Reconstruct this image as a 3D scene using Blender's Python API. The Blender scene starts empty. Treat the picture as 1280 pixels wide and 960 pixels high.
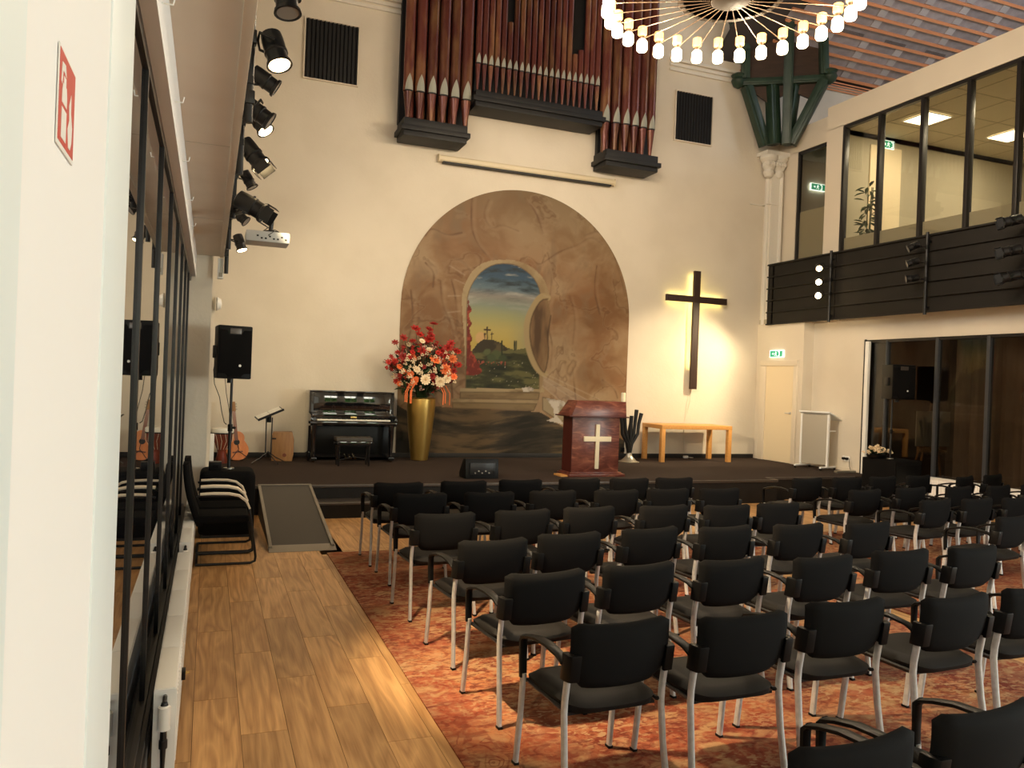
import bpy, bmesh, math, random
import numpy as np
from mathutils import Vector, Matrix, Euler
random.seed(7)
S = bpy.context.scene
COL = S.collection
# ------------------------------------------------------------------ camera
cam_d = bpy.data.cameras.new('camera')
cam = bpy.data.objects.new('camera', cam_d); COL.objects.link(cam)
cam_d.sensor_width = 36.0; cam_d.lens = 985.0/1280.0*36.0
cam_d.clip_start = 0.03; cam_d.clip_end = 200
R_ = Vector((0.93260, -0.35900, 0.03757)); U_ = Vector((-0.03497, 0.01612, 0.99928)); B_ = Vector((-0.35931, -0.93319, 0.00246))
Mx = Matrix(((R_.x, U_.x, B_.x, 0), (R_.y, U_.y, B_.y, 0), (R_.z, U_.z, B_.z, 1.85), (0, 0, 0, 1)))
cam.matrix_world = Mx
S.camera = cam
# ------------------------------------------------------------------ world, exposure
S.view_settings.view_transform = 'Standard'
S.view_settings.look = 'None'
S.view_settings.gamma = 1.0
S.view_settings.exposure = 0.52
W = bpy.data.worlds.new('sky'); S.world = W; W.use_nodes = True
wn = W.node_tree.nodes; wl = W.node_tree.links
bgn = wn['Background']; bgn.inputs[0].default_value = (0.80, 0.88, 1.0, 1); bgn.inputs[1].default_value = 1.5
S.cycles.use_denoising = True
S.cycles.max_bounces = 8; S.cycles.diffuse_bounces = 4; S.cycles.glossy_bounces = 4; S.cycles.transparent_max_bounces = 12
S.cycles.sample_clamp_indirect = 6.0

def area(name, loc, direction, sx, sy, power, col, spread=180):
    d = bpy.data.lights.new(name, 'AREA'); d.shape = 'RECTANGLE'; d.size = sx; d.size_y = sy
    d.energy = power; d.color = col; d.spread = math.radians(spread)
    o = bpy.data.objects.new(name, d); COL.objects.link(o); o.location = loc
    o.rotation_euler = Vector(direction).to_track_quat('-Z', 'Y').to_euler()
    return o
# daylight coming through the windows of the rear wall
for i in range(3):
    area('window_daylight', (1.8+3.4*i, -6.6, 4.6), (0.05, 1, -0.55), 2.4, 2.6, 240, (1.0, 0.97, 0.92))
for i in range(3):
    area('window_daylight', (-2.85, 0.0+4.0*i, 7.2), (1, 0.1, -0.35), 2.4, 3.6, 170, (1.0, 0.95, 0.88))  # added fill lamps high at left; the gallery wall has no windows
# added cool lamp outside a made-up right-hand window, brightening the near left wall
area('window_daylight', (12.6, -0.9, 2.3), (-1, 0.12, -0.05), 4.6, 2.4, 1250, (0.84, 0.94, 1.0))
# added cool lamp above the upstairs room, brightening the eave wall and roof boards
area('skylight_daylight', (15.5, 7.0, 10.2), (-0.05, 1, -0.10), 3.0, 2.0, 120, (0.86, 0.93, 1.0))

# ------------------------------------------------------------------ materials
def mat(name, col, rough=0.6, metal=0.0, spec=0.5, noise=None, bump=None, emit=None, rand=None, coat=0, ior=None, trans=0, sheen=0):
    m = bpy.data.materials.new(name); m.use_nodes = True
    nt = m.node_tree; n = nt.nodes; l = nt.links; p = n['Principled BSDF']
    p.inputs['Base Color'].default_value = (*col, 1); p.inputs['Roughness'].default_value = rough
    p.inputs['Metallic'].default_value = metal; p.inputs['Specular IOR Level'].default_value = spec
    if coat: p.inputs['Coat Weight'].default_value = coat; p.inputs['Coat Roughness'].default_value = 0.05
    if ior: p.inputs['IOR'].default_value = ior
    if trans: p.inputs['Transmission Weight'].default_value = trans
    if sheen: p.inputs['Sheen Weight'].default_value = sheen
    if emit:
        p.inputs['Emission Color'].default_value = (*emit[0], 1); p.inputs['Emission Strength'].default_value = emit[1]
    tc = None
    if noise or bump:
        tc = n.new('ShaderNodeTexCoord')
    cur = None
    if noise:   # (scale, col2, contrast_lo, contrast_hi, stretch)
        mp = n.new('ShaderNodeMapping'); l.new(tc.outputs['Object'], mp.inputs[0])
        mp.inputs['Scale'].default_value = noise[4] if len(noise) > 4 else (1, 1, 1)
        nz = n.new('ShaderNodeTexNoise'); nz.inputs['Scale'].default_value = noise[0]; nz.inputs['Detail'].default_value = 5
        l.new(mp.outputs[0], nz.inputs['Vector'])
        rp = n.new('ShaderNodeValToRGB'); rp.color_ramp.elements[0].position = noise[2]; rp.color_ramp.elements[1].position = noise[3]
        rp.color_ramp.elements[0].color = (*col, 1); rp.color_ramp.elements[1].color = (*noise[1], 1)
        l.new(nz.outputs['Fac'], rp.inputs[0]); cur = rp.outputs[0]
    if rand:    # per-object brightness variation
        oi = n.new('ShaderNodeObjectInfo'); hv = n.new('ShaderNodeHueSaturation'); mr = n.new('ShaderNodeMapRange')
        l.new(oi.outputs['Random'], mr.inputs[0]); mr.inputs[3].default_value = 1-rand; mr.inputs[4].default_value = 1+rand
        l.new(mr.outputs[0], hv.inputs['Value'])
        if cur: l.new(cur, hv.inputs['Color'])
        else: hv.inputs['Color'].default_value = (*col, 1)
        cur = hv.outputs[0]
    if cur: l.new(cur, p.inputs['Base Color'])
    if bump:    # (scale, strength, distance)
        nb = n.new('ShaderNodeTexNoise'); nb.inputs['Scale'].default_value = bump[0]; nb.inputs['Detail'].default_value = 4
        l.new(tc.outputs['Object'], nb.inputs['Vector'])
        bp = n.new('ShaderNodeBump'); bp.inputs['Strength'].default_value = bump[1]; bp.inputs['Distance'].default_value = bump[2] if len(bump) > 2 else 0.01
        l.new(nb.outputs['Fac'], bp.inputs['Height']); l.new(bp.outputs[0], p.inputs['Normal'])
    return m

M = {}
M['plaster'] = mat('plaster', (0.72, 0.65, 0.54), 0.85, noise=(1.2, (0.68, 0.61, 0.50), 0.4, 0.65), bump=(25, 0.25, 0.01))
M['plaster_near'] = mat('plaster_near', (0.90, 0.895, 0.88), 0.7, bump=(40, 0.12, 0.005))
M['casing'] = mat('casing', (0.80, 0.87, 0.87), 0.45, bump=(60, 0.05, 0.003))
M['painted'] = mat('painted', (0.72, 0.64, 0.52), 0.6)
M['soffit'] = mat('soffit', (0.70, 0.62, 0.51), 0.8, noise=(2.0, (0.65, 0.57, 0.46), 0.4, 0.7))
M['white'] = mat('white_lacquer', (0.85, 0.84, 0.80), 0.4)
M['white_metal'] = mat('white_metal', (0.88, 0.88, 0.86), 0.35)
M['door'] = mat('door_paint', (0.80, 0.68, 0.48), 0.5)
M['carpet'] = mat('stage_carpet', (0.030, 0.020, 0.016), 0.95, noise=(60, (0.052, 0.034, 0.026), 0.35, 0.7), bump=(200, 0.6, 0.004), spec=0.2)
M['blackbase'] = mat('black_skirting', (0.012, 0.011, 0.011), 0.6)
M['nosing'] = mat('step_nosing', (0.10, 0.085, 0.075), 0.35, metal=0.5)
M['blackfab'] = mat('black_upholstery', (0.0065, 0.0062, 0.0062), 0.85, bump=(300, 0.15, 0.002), spec=0.08)
M['seatfab'] = mat('black_seat_upholstery', (0.0075, 0.0062, 0.0054), 0.6, bump=(300, 0.15, 0.002), spec=0.2)
M['blackpl'] = mat('black_plastic', (0.0035, 0.0035, 0.0035), 0.42, bump=(150, 0.1, 0.002), spec=0.2)
M['silver'] = mat('silver_steel', (0.56, 0.56, 0.56), 0.40, metal=0.35, noise=(30, (0.48, 0.48, 0.48), 0.4, 0.6))
M['blackmetal'] = mat('black_metal', (0.012, 0.012, 0.013), 0.38, metal=0.3, spec=0.6)
M['darkframe'] = mat('dark_frame', (0.022, 0.020, 0.020), 0.35, metal=0.3)
M['bluegrey'] = mat('blue_grey_frame', (0.040, 0.044, 0.050), 0.4)
M['ledge'] = mat('black_boarding', (0.009, 0.0075, 0.0065), 0.6, noise=(6, (0.014, 0.012, 0.010), 0.3, 0.7, (1, 0.2, 1)), spec=0.3)
M['organblack'] = mat('organ_black', (0.012, 0.012, 0.013), 0.55, bump=(80, 0.2, 0.003), spec=0.35)
M['pipe'] = mat('copper_pipe', (0.125, 0.036, 0.028), 0.26, metal=0.30, noise=(1.6, (0.25, 0.125, 0.055), 0.46, 0.72, (3, 3, 0.8)), rand=0.35)
M['mouth'] = mat('tin_mouth', (0.36, 0.36, 0.30), 0.5, metal=0.3)
M['screen'] = mat('screen_case', (0.72, 0.62, 0.44), 0.5)
M['gold'] = mat('brushed_gold', (0.42, 0.26, 0.065), 0.36, metal=0.9, noise=(6, (0.55, 0.36, 0.11), 0.35, 0.7, (1, 1, 0.25)))
M['pianoblack'] = mat('piano_lacquer', (0.006, 0.006, 0.007), 0.04, coat=1.0)
M['pianosatin'] = mat('piano_satin', (0.004, 0.004, 0.004), 0.3, spec=0.15)
M['leather'] = mat('bench_leather', (0.035, 0.028, 0.022), 0.5)
M['brass'] = mat('brass', (0.7, 0.5, 0.18), 0.25, metal=1)
M['ivory'] = mat('ivory', (0.80, 0.77, 0.68), 0.3)
M['guitar'] = mat('guitar_top', (0.62, 0.16, 0.03), 0.3, noise=(4, (0.75, 0.24, 0.05), 0.3, 0.7, (6, 6, 0.6)))
M['guitar_side'] = mat('guitar_side', (0.16, 0.04, 0.02), 0.3)
M['cajon'] = mat('cajon_wood', (0.24, 0.11, 0.035), 0.5, noise=(5, (0.34, 0.17, 0.06), 0.3, 0.7, (5, 5, 0.6)))
M['drum'] = mat('drum_wood', (0.20, 0.035, 0.015), 0.35, noise=(8, (0.10, 0.02, 0.01), 0.4, 0.7))
M['beech'] = mat('beech', (0.62, 0.28, 0.07), 0.5, noise=(4, (0.70, 0.36, 0.11), 0.3, 0.7, (8, 0.6, 8)))
M['beige_wood'] = mat('beige_arm', (0.78, 0.66, 0.50), 0.4)
M['crosswood'] = mat('cross_wood', (0.028, 0.013, 0.009), 0.55, noise=(5, (0.045, 0.021, 0.013), 0.3, 0.7, (8, 8, 0.5)))
M['grip'] = mat('ramp_rubber', (0.075, 0.066, 0.056), 0.9, bump=(250, 0.5, 0.003))
M['alu'] = mat('ramp_aluminium', (0.26, 0.23, 0.19), 0.5, metal=0.5)
M['green'] = mat('green_paint', (0.016, 0.036, 0.022), 0.45, noise=(5, (0.026, 0.054, 0.033), 0.4, 0.7))
M['darkwood'] = mat('dark_brown_boards', (0.035, 0.018, 0.010), 0.55, noise=(3, (0.06, 0.03, 0.018), 0.3, 0.7, (1, 1, 6)))
M['batten'] = mat('orange_batten', (0.75, 0.30, 0.14), 0.6, noise=(6, (0.66, 0.28, 0.13), 0.3, 0.7, (0.3, 4, 4)), rand=0.1)
M['tile'] = mat('grey_roof_board', (0.25, 0.215, 0.22), 0.85, noise=(5, (0.35, 0.31, 0.315), 0.3, 0.7), rand=0.15)
M['block'] = mat('pale_roof_block', (0.44, 0.40, 0.40), 0.85, rand=0.12)
M['roofdark'] = mat('roof_underlay', (0.045, 0.036, 0.034), 0.9)
M['stone_cap'] = mat('painted_stone', (0.74, 0.70, 0.62), 0.8, bump=(30, 0.4, 0.01))
M['projector'] = mat('projector_white', (0.62, 0.62, 0.60), 0.45)
M['curtain'] = mat('brown_curtain', (0.17, 0.12, 0.085), 0.9, noise=(3, (0.25, 0.18, 0.13), 0.3, 0.7, (1, 4, 0.4)))
M['grey_panel'] = mat('grey_lectern_panel', (0.42, 0.38, 0.31), 0.45)
M['leaf'] = mat('leaf_green', (0.025, 0.055, 0.018), 0.5, rand=0.4)
M['redfl'] = mat('red_petals', (0.42, 0.018, 0.012), 0.6, rand=0.4)
M['orangefl'] = mat('orange_petals', (0.80, 0.18, 0.05), 0.6, rand=0.25)
M['creamfl'] = mat('cream_petals', (0.82, 0.66, 0.44), 0.6, rand=0.15)
M['pinkfl'] = mat('pink_petals', (0.75, 0.42, 0.34), 0.6, rand=0.25)
M['darkberry'] = mat('dark_berries', (0.07, 0.012, 0.015), 0.4, rand=0.4)
M['candle'] = mat('candle_wax', (0.85, 0.76, 0.55), 0.5)
M['pewter'] = mat('pewter', (0.45, 0.42, 0.36), 0.35, metal=0.8)
M['signred'] = mat('sign_red', (0.56, 0.05, 0.04), 0.45)
M['signgreen'] = mat('sign_green', (0.01, 0.28, 0.13), 0.4, emit=((0.01, 0.35, 0.18), 0.5))
M['signwhite'] = mat('sign_white_lit', (0.8, 0.85, 0.8), 0.4, emit=((0.85, 1.0, 0.92), 1.3))
M['lamp_white'] = mat('lamp_glass_lit', (0.9, 0.8, 0.6), 0.4, emit=((1.0, 0.80, 0.52), 9.0))
M['lamp_amber'] = mat('lamp_amber_lit', (0.9, 0.5, 0.2), 0.4, emit=((1.0, 0.50, 0.12), 2.2))
M['spot_lit'] = mat('spot_lens_lit', (0.9, 0.8, 0.6), 0.3, emit=((1.0, 0.72, 0.36), 14.0))
M['spot_off'] = mat('spot_lens_unlit', (0.25, 0.24, 0.22), 0.15)
M['led'] = mat('led_strip_lit', (0.9, 0.8, 0.4), 0.4, emit=((1.0, 0.80, 0.24), 20.0))
M['panel_lit'] = mat('ceiling_panel_lit', (0.9, 0.9, 0.8), 0.4, emit=((1.0, 0.86, 0.60), 4.5))
M['ceiling_tile'] = mat('office_ceiling', (0.62, 0.55, 0.42), 0.8)
M['roomwall'] = mat('office_wall', (0.42, 0.38, 0.29), 0.8)
M['film'] = mat('frosted_film', (0.42, 0.38, 0.29), 0.5)
M['bronze'] = mat('bronze', (0.07, 0.048, 0.026), 0.6, metal=0.3)
M['spoke'] = mat('spoke_brass', (0.17, 0.11, 0.065), 0.4, metal=0.6)
M['hedge'] = mat('hedge_green', (0.10, 0.30, 0.06), 0.8, noise=(8, (0.25, 0.55, 0.15), 0.3, 0.7))
M['cable'] = mat('cable_black', (0.015, 0.015, 0.015), 0.5)
M['cablew'] = mat('cable_white', (0.7, 0.66, 0.55), 0.5)

def marble():
    m = mat('burgundy_marbled', (0.13, 0.035, 0.024), 0.28, bump=None)
    nt = m.node_tree; n = nt.nodes; l = nt.links; p = n['Principled BSDF']
    tc = n.new('ShaderNodeTexCoord'); mp = n.new('ShaderNodeMapping'); mp.inputs['Rotation'].default_value = (0, math.radians(32), 0)
    mp.inputs['Scale'].default_value = (2.2, 2.2, 9)
    l.new(tc.outputs['Object'], mp.inputs[0])
    nz = n.new('ShaderNodeTexNoise'); nz.inputs['Scale'].default_value = 1.3; nz.inputs['Detail'].default_value = 3; nz.inputs['Distortion'].default_value = 1.6
    l.new(mp.outputs[0], nz.inputs['Vector'])
    r = n.new('ShaderNodeValToRGB'); e = r.color_ramp.elements
    e[0].position = 0.35; e[0].color = (0.10, 0.024, 0.017, 1); e[1].position = 0.72; e[1].color = (0.34, 0.13, 0.075, 1)
    x = e.new(0.55); x.color = (0.18, 0.055, 0.036, 1)
    l.new(nz.outputs['Fac'], r.inputs[0]); l.new(r.outputs[0], p.inputs['Base Color'])
    return m
M['marble'] = marble()
M['burgundy'] = mat('burgundy_plain', (0.075, 0.014, 0.010), 0.3)

def plank_mat():
    m = bpy.data.materials.new('oak_laminate'); m.use_nodes = True
    nt = m.node_tree; n = nt.nodes; l = nt.links; p = n['Principled BSDF']
    tc = n.new('ShaderNodeTexCoord'); oi = n.new('ShaderNodeObjectInfo')
    vm = n.new('ShaderNodeVectorMath'); vm.operation = 'SCALE'
    cx = n.new('ShaderNodeCombineXYZ')
    mu = n.new('ShaderNodeMath'); mu.operation = 'MULTIPLY'; mu.inputs[1].default_value = 37.0
    l.new(oi.outputs['Random'], mu.inputs[0])
    for k in range(3): l.new(mu.outputs[0], cx.inputs[k])
    ad = n.new('ShaderNodeVectorMath'); ad.operation = 'ADD'
    l.new(tc.outputs['Object'], ad.inputs[0]); l.new(cx.outputs[0], ad.inputs[1])
    mp = n.new('ShaderNodeMapping'); mp.inputs['Scale'].default_value = (8.0, 0.8, 1); l.new(ad.outputs[0], mp.inputs[0])
    # growth rings
    nz = n.new('ShaderNodeTexNoise'); nz.inputs['Scale'].default_value = 0.9; nz.inputs['Detail'].default_value = 2; nz.inputs['Distortion'].default_value = 0.4
    l.new(mp.outputs[0], nz.inputs['Vector'])
    m2 = n.new('ShaderNodeMath'); m2.operation = 'MULTIPLY'; m2.inputs[1].default_value = 11.0; l.new(nz.outputs['Fac'], m2.inputs[0])
    fr = n.new('ShaderNodeMath'); fr.operation = 'PINGPONG'; fr.inputs[1].default_value = 1.0; l.new(m2.outputs[0], fr.inputs[0])
    # fine grain
    mp2 = n.new('ShaderNodeMapping'); mp2.inputs['Scale'].default_value = (60, 2.0, 1); l.new(ad.outputs[0], mp2.inputs[0])
    n2 = n.new('ShaderNodeTexNoise'); n2.inputs['Scale'].default_value = 1.5; n2.inputs['Detail'].default_value = 4; l.new(mp2.outputs[0], n2.inputs['Vector'])
    mx = n.new('ShaderNodeMix'); mx.data_type = 'FLOAT'; mx.inputs[0].default_value = 0.62
    l.new(fr.outputs[0], mx.inputs[2]); l.new(n2.outputs['Fac'], mx.inputs[3])
    r = n.new('ShaderNodeValToRGB'); e = r.color_ramp.elements
    e[0].position = 0.15; e[0].color = (0.33, 0.160, 0.055, 1); e[1].position = 0.75; e[1].color = (0.64, 0.37, 0.155, 1)
    l.new(mx.outputs[0], r.inputs[0])
    hv = n.new('ShaderNodeHueSaturation'); mr = n.new('ShaderNodeMapRange'); l.new(oi.outputs['Random'], mr.inputs[0])
    mr.inputs[3].default_value = 0.84; mr.inputs[4].default_value = 1.14; l.new(mr.outputs[0], hv.inputs['Value'])
    l.new(r.outputs[0], hv.inputs['Color']); l.new(hv.outputs[0], p.inputs['Base Color'])
    p.inputs['Roughness'].default_value = 0.42; p.inputs['Specular IOR Level'].default_value = 0.4
    bp = n.new('ShaderNodeBump'); bp.inputs['Strength'].default_value = 0.15; bp.inputs['Distance'].default_value = 0.003
    l.new(n2.outputs['Fac'], bp.inputs['Height']); l.new(bp.outputs[0], p.inputs['Normal'])
    return m
M['plank'] = plank_mat()

def rug_mat():
    m = bpy.data.materials.new('worn_persian_pile'); m.use_nodes = True
    nt = m.node_tree; n = nt.nodes; l = nt.links; p = n['Principled BSDF']
    tc = n.new('ShaderNodeTexCoord')
    def noise(sc, det=4, dist=0.0, stretch=(1, 1, 1), seed=0.0):
        mp = n.new('ShaderNodeMapping'); mp.inputs['Scale'].default_value = stretch; mp.inputs['Location'].default_value = (seed, seed*1.7, 0)
        l.new(tc.outputs['Object'], mp.inputs[0])
        z = n.new('ShaderNodeTexNoise'); z.inputs['Scale'].default_value = sc; z.inputs['Detail'].default_value = det; z.inputs['Distortion'].default_value = dist
        l.new(mp.outputs[0], z.inputs['Vector']); return z.outputs['Fac']
    def ramp(f, stops):
        r = n.new('ShaderNodeValToRGB'); e = r.color_ramp.elements
        e[0].position, e[0].color = stops[0][0], (*stops[0][1], 1); e[1].position, e[1].color = stops[-1][0], (*stops[-1][1], 1)
        for s in stops[1:-1]: x = e.new(s[0]); x.color = (*s[1], 1)
        l.new(f, r.inputs[0]); return r.outputs[0]
    def mix(f, a, b):
        x = n.new('ShaderNodeMix'); x.data_type = 'RGBA'; l.new(f, x.inputs[0]); l.new(a, x.inputs[6]); l.new(b, x.inputs[7]); return x.outputs[2]
    base = ramp(noise(1.1, 4, 0.6), [(0.32, (0.17, 0.035, 0.018)), (0.46, (0.25, 0.075, 0.034)), (0.54, (0.40, 0.175, 0.070)), (0.66, (0.25, 0.165, 0.090))])
    base2 = ramp(noise(4.5, 5, 0.8, (1, 1.6, 1), 3), [(0.35, (0.14, 0.025, 0.014)), (0.5, (0.31, 0.11, 0.052)), (0.64, (0.38, 0.23, 0.13))])
    f = n.new('ShaderNodeMath'); f.operation = 'MULTIPLY'; f.inputs[1].default_value = 0.9
    l.new(noise(2.2, 3, 0, (1, 1, 1), 9), f.inputs[0])
    c = mix(f.outputs[0], base, base2)
    # scroll ornament: warped ring bands, faded in patches
    vo = n.new('ShaderNodeTexVoronoi'); vo.inputs['Scale'].default_value = 7.0; vo.feature = 'SMOOTH_F1'
    mpv = n.new('ShaderNodeMapping'); l.new(tc.outputs['Object'], mpv.inputs[0])
    wz = n.new('ShaderNodeTexNoise'); wz.inputs['Scale'].default_value = 5; l.new(mpv.outputs[0], wz.inputs['Vector'])
    wa = n.new('ShaderNodeMix'); wa.data_type = 'RGBA'; wa.blend_type = 'ADD'; wa.inputs[0].default_value = 0.25
    l.new(tc.outputs['Object'], wa.inputs[6]); l.new(wz.outputs['Color'], wa.inputs[7]); l.new(wa.outputs[2], vo.inputs['Vector'])
    sn = n.new('ShaderNodeMath'); sn.operation = 'MULTIPLY'; sn.inputs[1].default_value = 32; l.new(vo.outputs['Distance'], sn.inputs[0])
    si = n.new('ShaderNodeMath'); si.operation = 'SINE'; l.new(sn.outputs[0], si.inputs[0])
    gt = n.new('ShaderNodeMapRange'); gt.inputs[1].default_value = 0.35; gt.inputs[2].default_value = 0.8; l.new(si.outputs[0], gt.inputs[0])
    fade = n.new('ShaderNodeMapRange'); fade.inputs[1].default_value = 0.46; fade.inputs[2].default_value = 0.6; fade.inputs[4].default_value = 0.7
    l.new(noise(1.6, 3, 0, (1, 1, 1), 5), fade.inputs[0])
    mm = n.new('ShaderNodeMath'); mm.operation = 'MULTIPLY'; l.new(gt.outputs[0], mm.inputs[0]); l.new(fade.outputs[0], mm.inputs[1])
    dk = n.new('ShaderNodeRGB'); dk.outputs[0].default_value = (0.13, 0.022, 0.012, 1)
    c = mix(mm.outputs[0], c, dk.outputs[0])
    # border bands and medallion rectangles follow a coarse brick layout
    br = n.new('ShaderNodeTexBrick'); br.inputs['Scale'].default_value = 0.62; br.inputs['Mortar Size'].default_value = 0.02; br.inputs['Color1'].default_value = (0, 0, 0, 1)
    br.inputs['Color2'].default_value = (1, 1, 1, 1); br.inputs['Mortar'].default_value = (0.5, 0.5, 0.5, 1)
    l.new(tc.outputs['Object'], br.inputs['Vector'])
    bm = n.new('ShaderNodeMath'); bm.operation = 'MULTIPLY'; bm.inputs[1].default_value = 0.35; l.new(br.outputs['Color'], bm.inputs[0])
    rd = n.new('ShaderNodeRGB'); rd.outputs[0].default_value = (0.30, 0.045, 0.02, 1)
    c = mix(bm.outputs[0], c, rd.outputs[0])
    ws = n.new('ShaderNodeMapRange'); ws.inputs[1].default_value = 0.50; ws.inputs[2].default_value = 0.72; ws.inputs[4].default_value = 0.55
    l.new(noise(38, 4, 0, (1, 0.5, 1), 2), ws.inputs[0])
    pale = n.new('ShaderNodeRGB'); pale.outputs[0].default_value = (0.34, 0.20, 0.10, 1)
    c = mix(ws.outputs[0], c, pale.outputs[0])
    for sd, lo_, hi_, amt, colr in ((11, 0.49, 0.58, 0.85, (0.13, 0.020, 0.012)), (17, 0.50, 0.60, 0.80, (0.36, 0.215, 0.105)), (23, 0.50, 0.58, 0.8, (0.12, 0.022, 0.013)), (29, 0.53, 0.59, 0.7, (0.40, 0.26, 0.14))):
        a_ = n.new('ShaderNodeMapRange'); a_.inputs[1].default_value = lo_; a_.inputs[2].default_value = hi_; a_.inputs[4].default_value = amt
        l.new(noise(9 if sd < 20 else 26, 6, 0.5, (0.7, 1.2, 1), sd), a_.inputs[0])
        b_ = n.new('ShaderNodeMapRange'); b_.inputs[1].default_value = 0.38; b_.inputs[2].default_value = 0.58; l.new(noise(1.3, 2, 0, (1, 1, 1), sd+4), b_.inputs[0])
        m_ = n.new('ShaderNodeMath'); m_.operation = 'MULTIPLY'; l.new(a_.outputs[0], m_.inputs[0]); l.new(b_.outputs[0], m_.inputs[1])
        k_ = n.new('ShaderNodeRGB'); k_.outputs[0].default_value = (*colr, 1); c = mix(m_.outputs[0], c, k_.outputs[0])
    l.new(c, p.inputs['Base Color']); p.inputs['Roughness'].default_value = 0.95; p.inputs['Specular IOR Level'].default_value = 0.15
    bp = n.new('ShaderNodeBump'); bp.inputs['Strength'].default_value = 0.5; bp.inputs['Distance'].default_value = 0.004
    l.new(noise(160, 2), bp.inputs['Height']); l.new(bp.outputs[0], p.inputs['Normal'])
    return m
M['rug'] = rug_mat()

def pane_mat(name, tint, ior, rough=0.0):
    """thin architectural pane: tinted see-through mixed with a mirror by Fresnel"""
    m = bpy.data.materials.new(name); m.use_nodes = True
    nt = m.node_tree; n = nt.nodes; l = nt.links; n.remove(n['Principled BSDF'])
    out = n['Material Output']
    t = n.new('ShaderNodeBsdfTransparent'); t.inputs[0].default_value = (*tint, 1)
    g = n.new('ShaderNodeBsdfGlossy'); g.inputs['Roughness'].default_value = rough
    f = n.new('ShaderNodeFresnel'); ge = n.new('ShaderNodeNewGeometry'); mi = n.new('ShaderNodeMix'); mi.data_type = 'FLOAT'
    mi.inputs[2].default_value = ior; mi.inputs[3].default_value = 1.0/ior; l.new(ge.outputs['Backfacing'], mi.inputs[0]); l.new(mi.outputs[0], f.inputs[0])
    x = n.new('ShaderNodeMixShader'); l.new(f.outputs[0], x.inputs[0]); l.new(t.outputs[0], x.inputs[1]); l.new(g.outputs[0], x.inputs[2])
    l.new(x.outputs[0], out.inputs[0]); return m
M['glass_clear'] = pane_mat('clear_pane', (0.86, 0.85, 0.80), 1.5)
M['glass_dark'] = pane_mat('tinted_pane', (0.66, 0.64, 0.60), 1.6)
M['glass_left'] = mat('dark_pane', (0.006, 0.006, 0.007), 0.01, ior=2.5)

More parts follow.
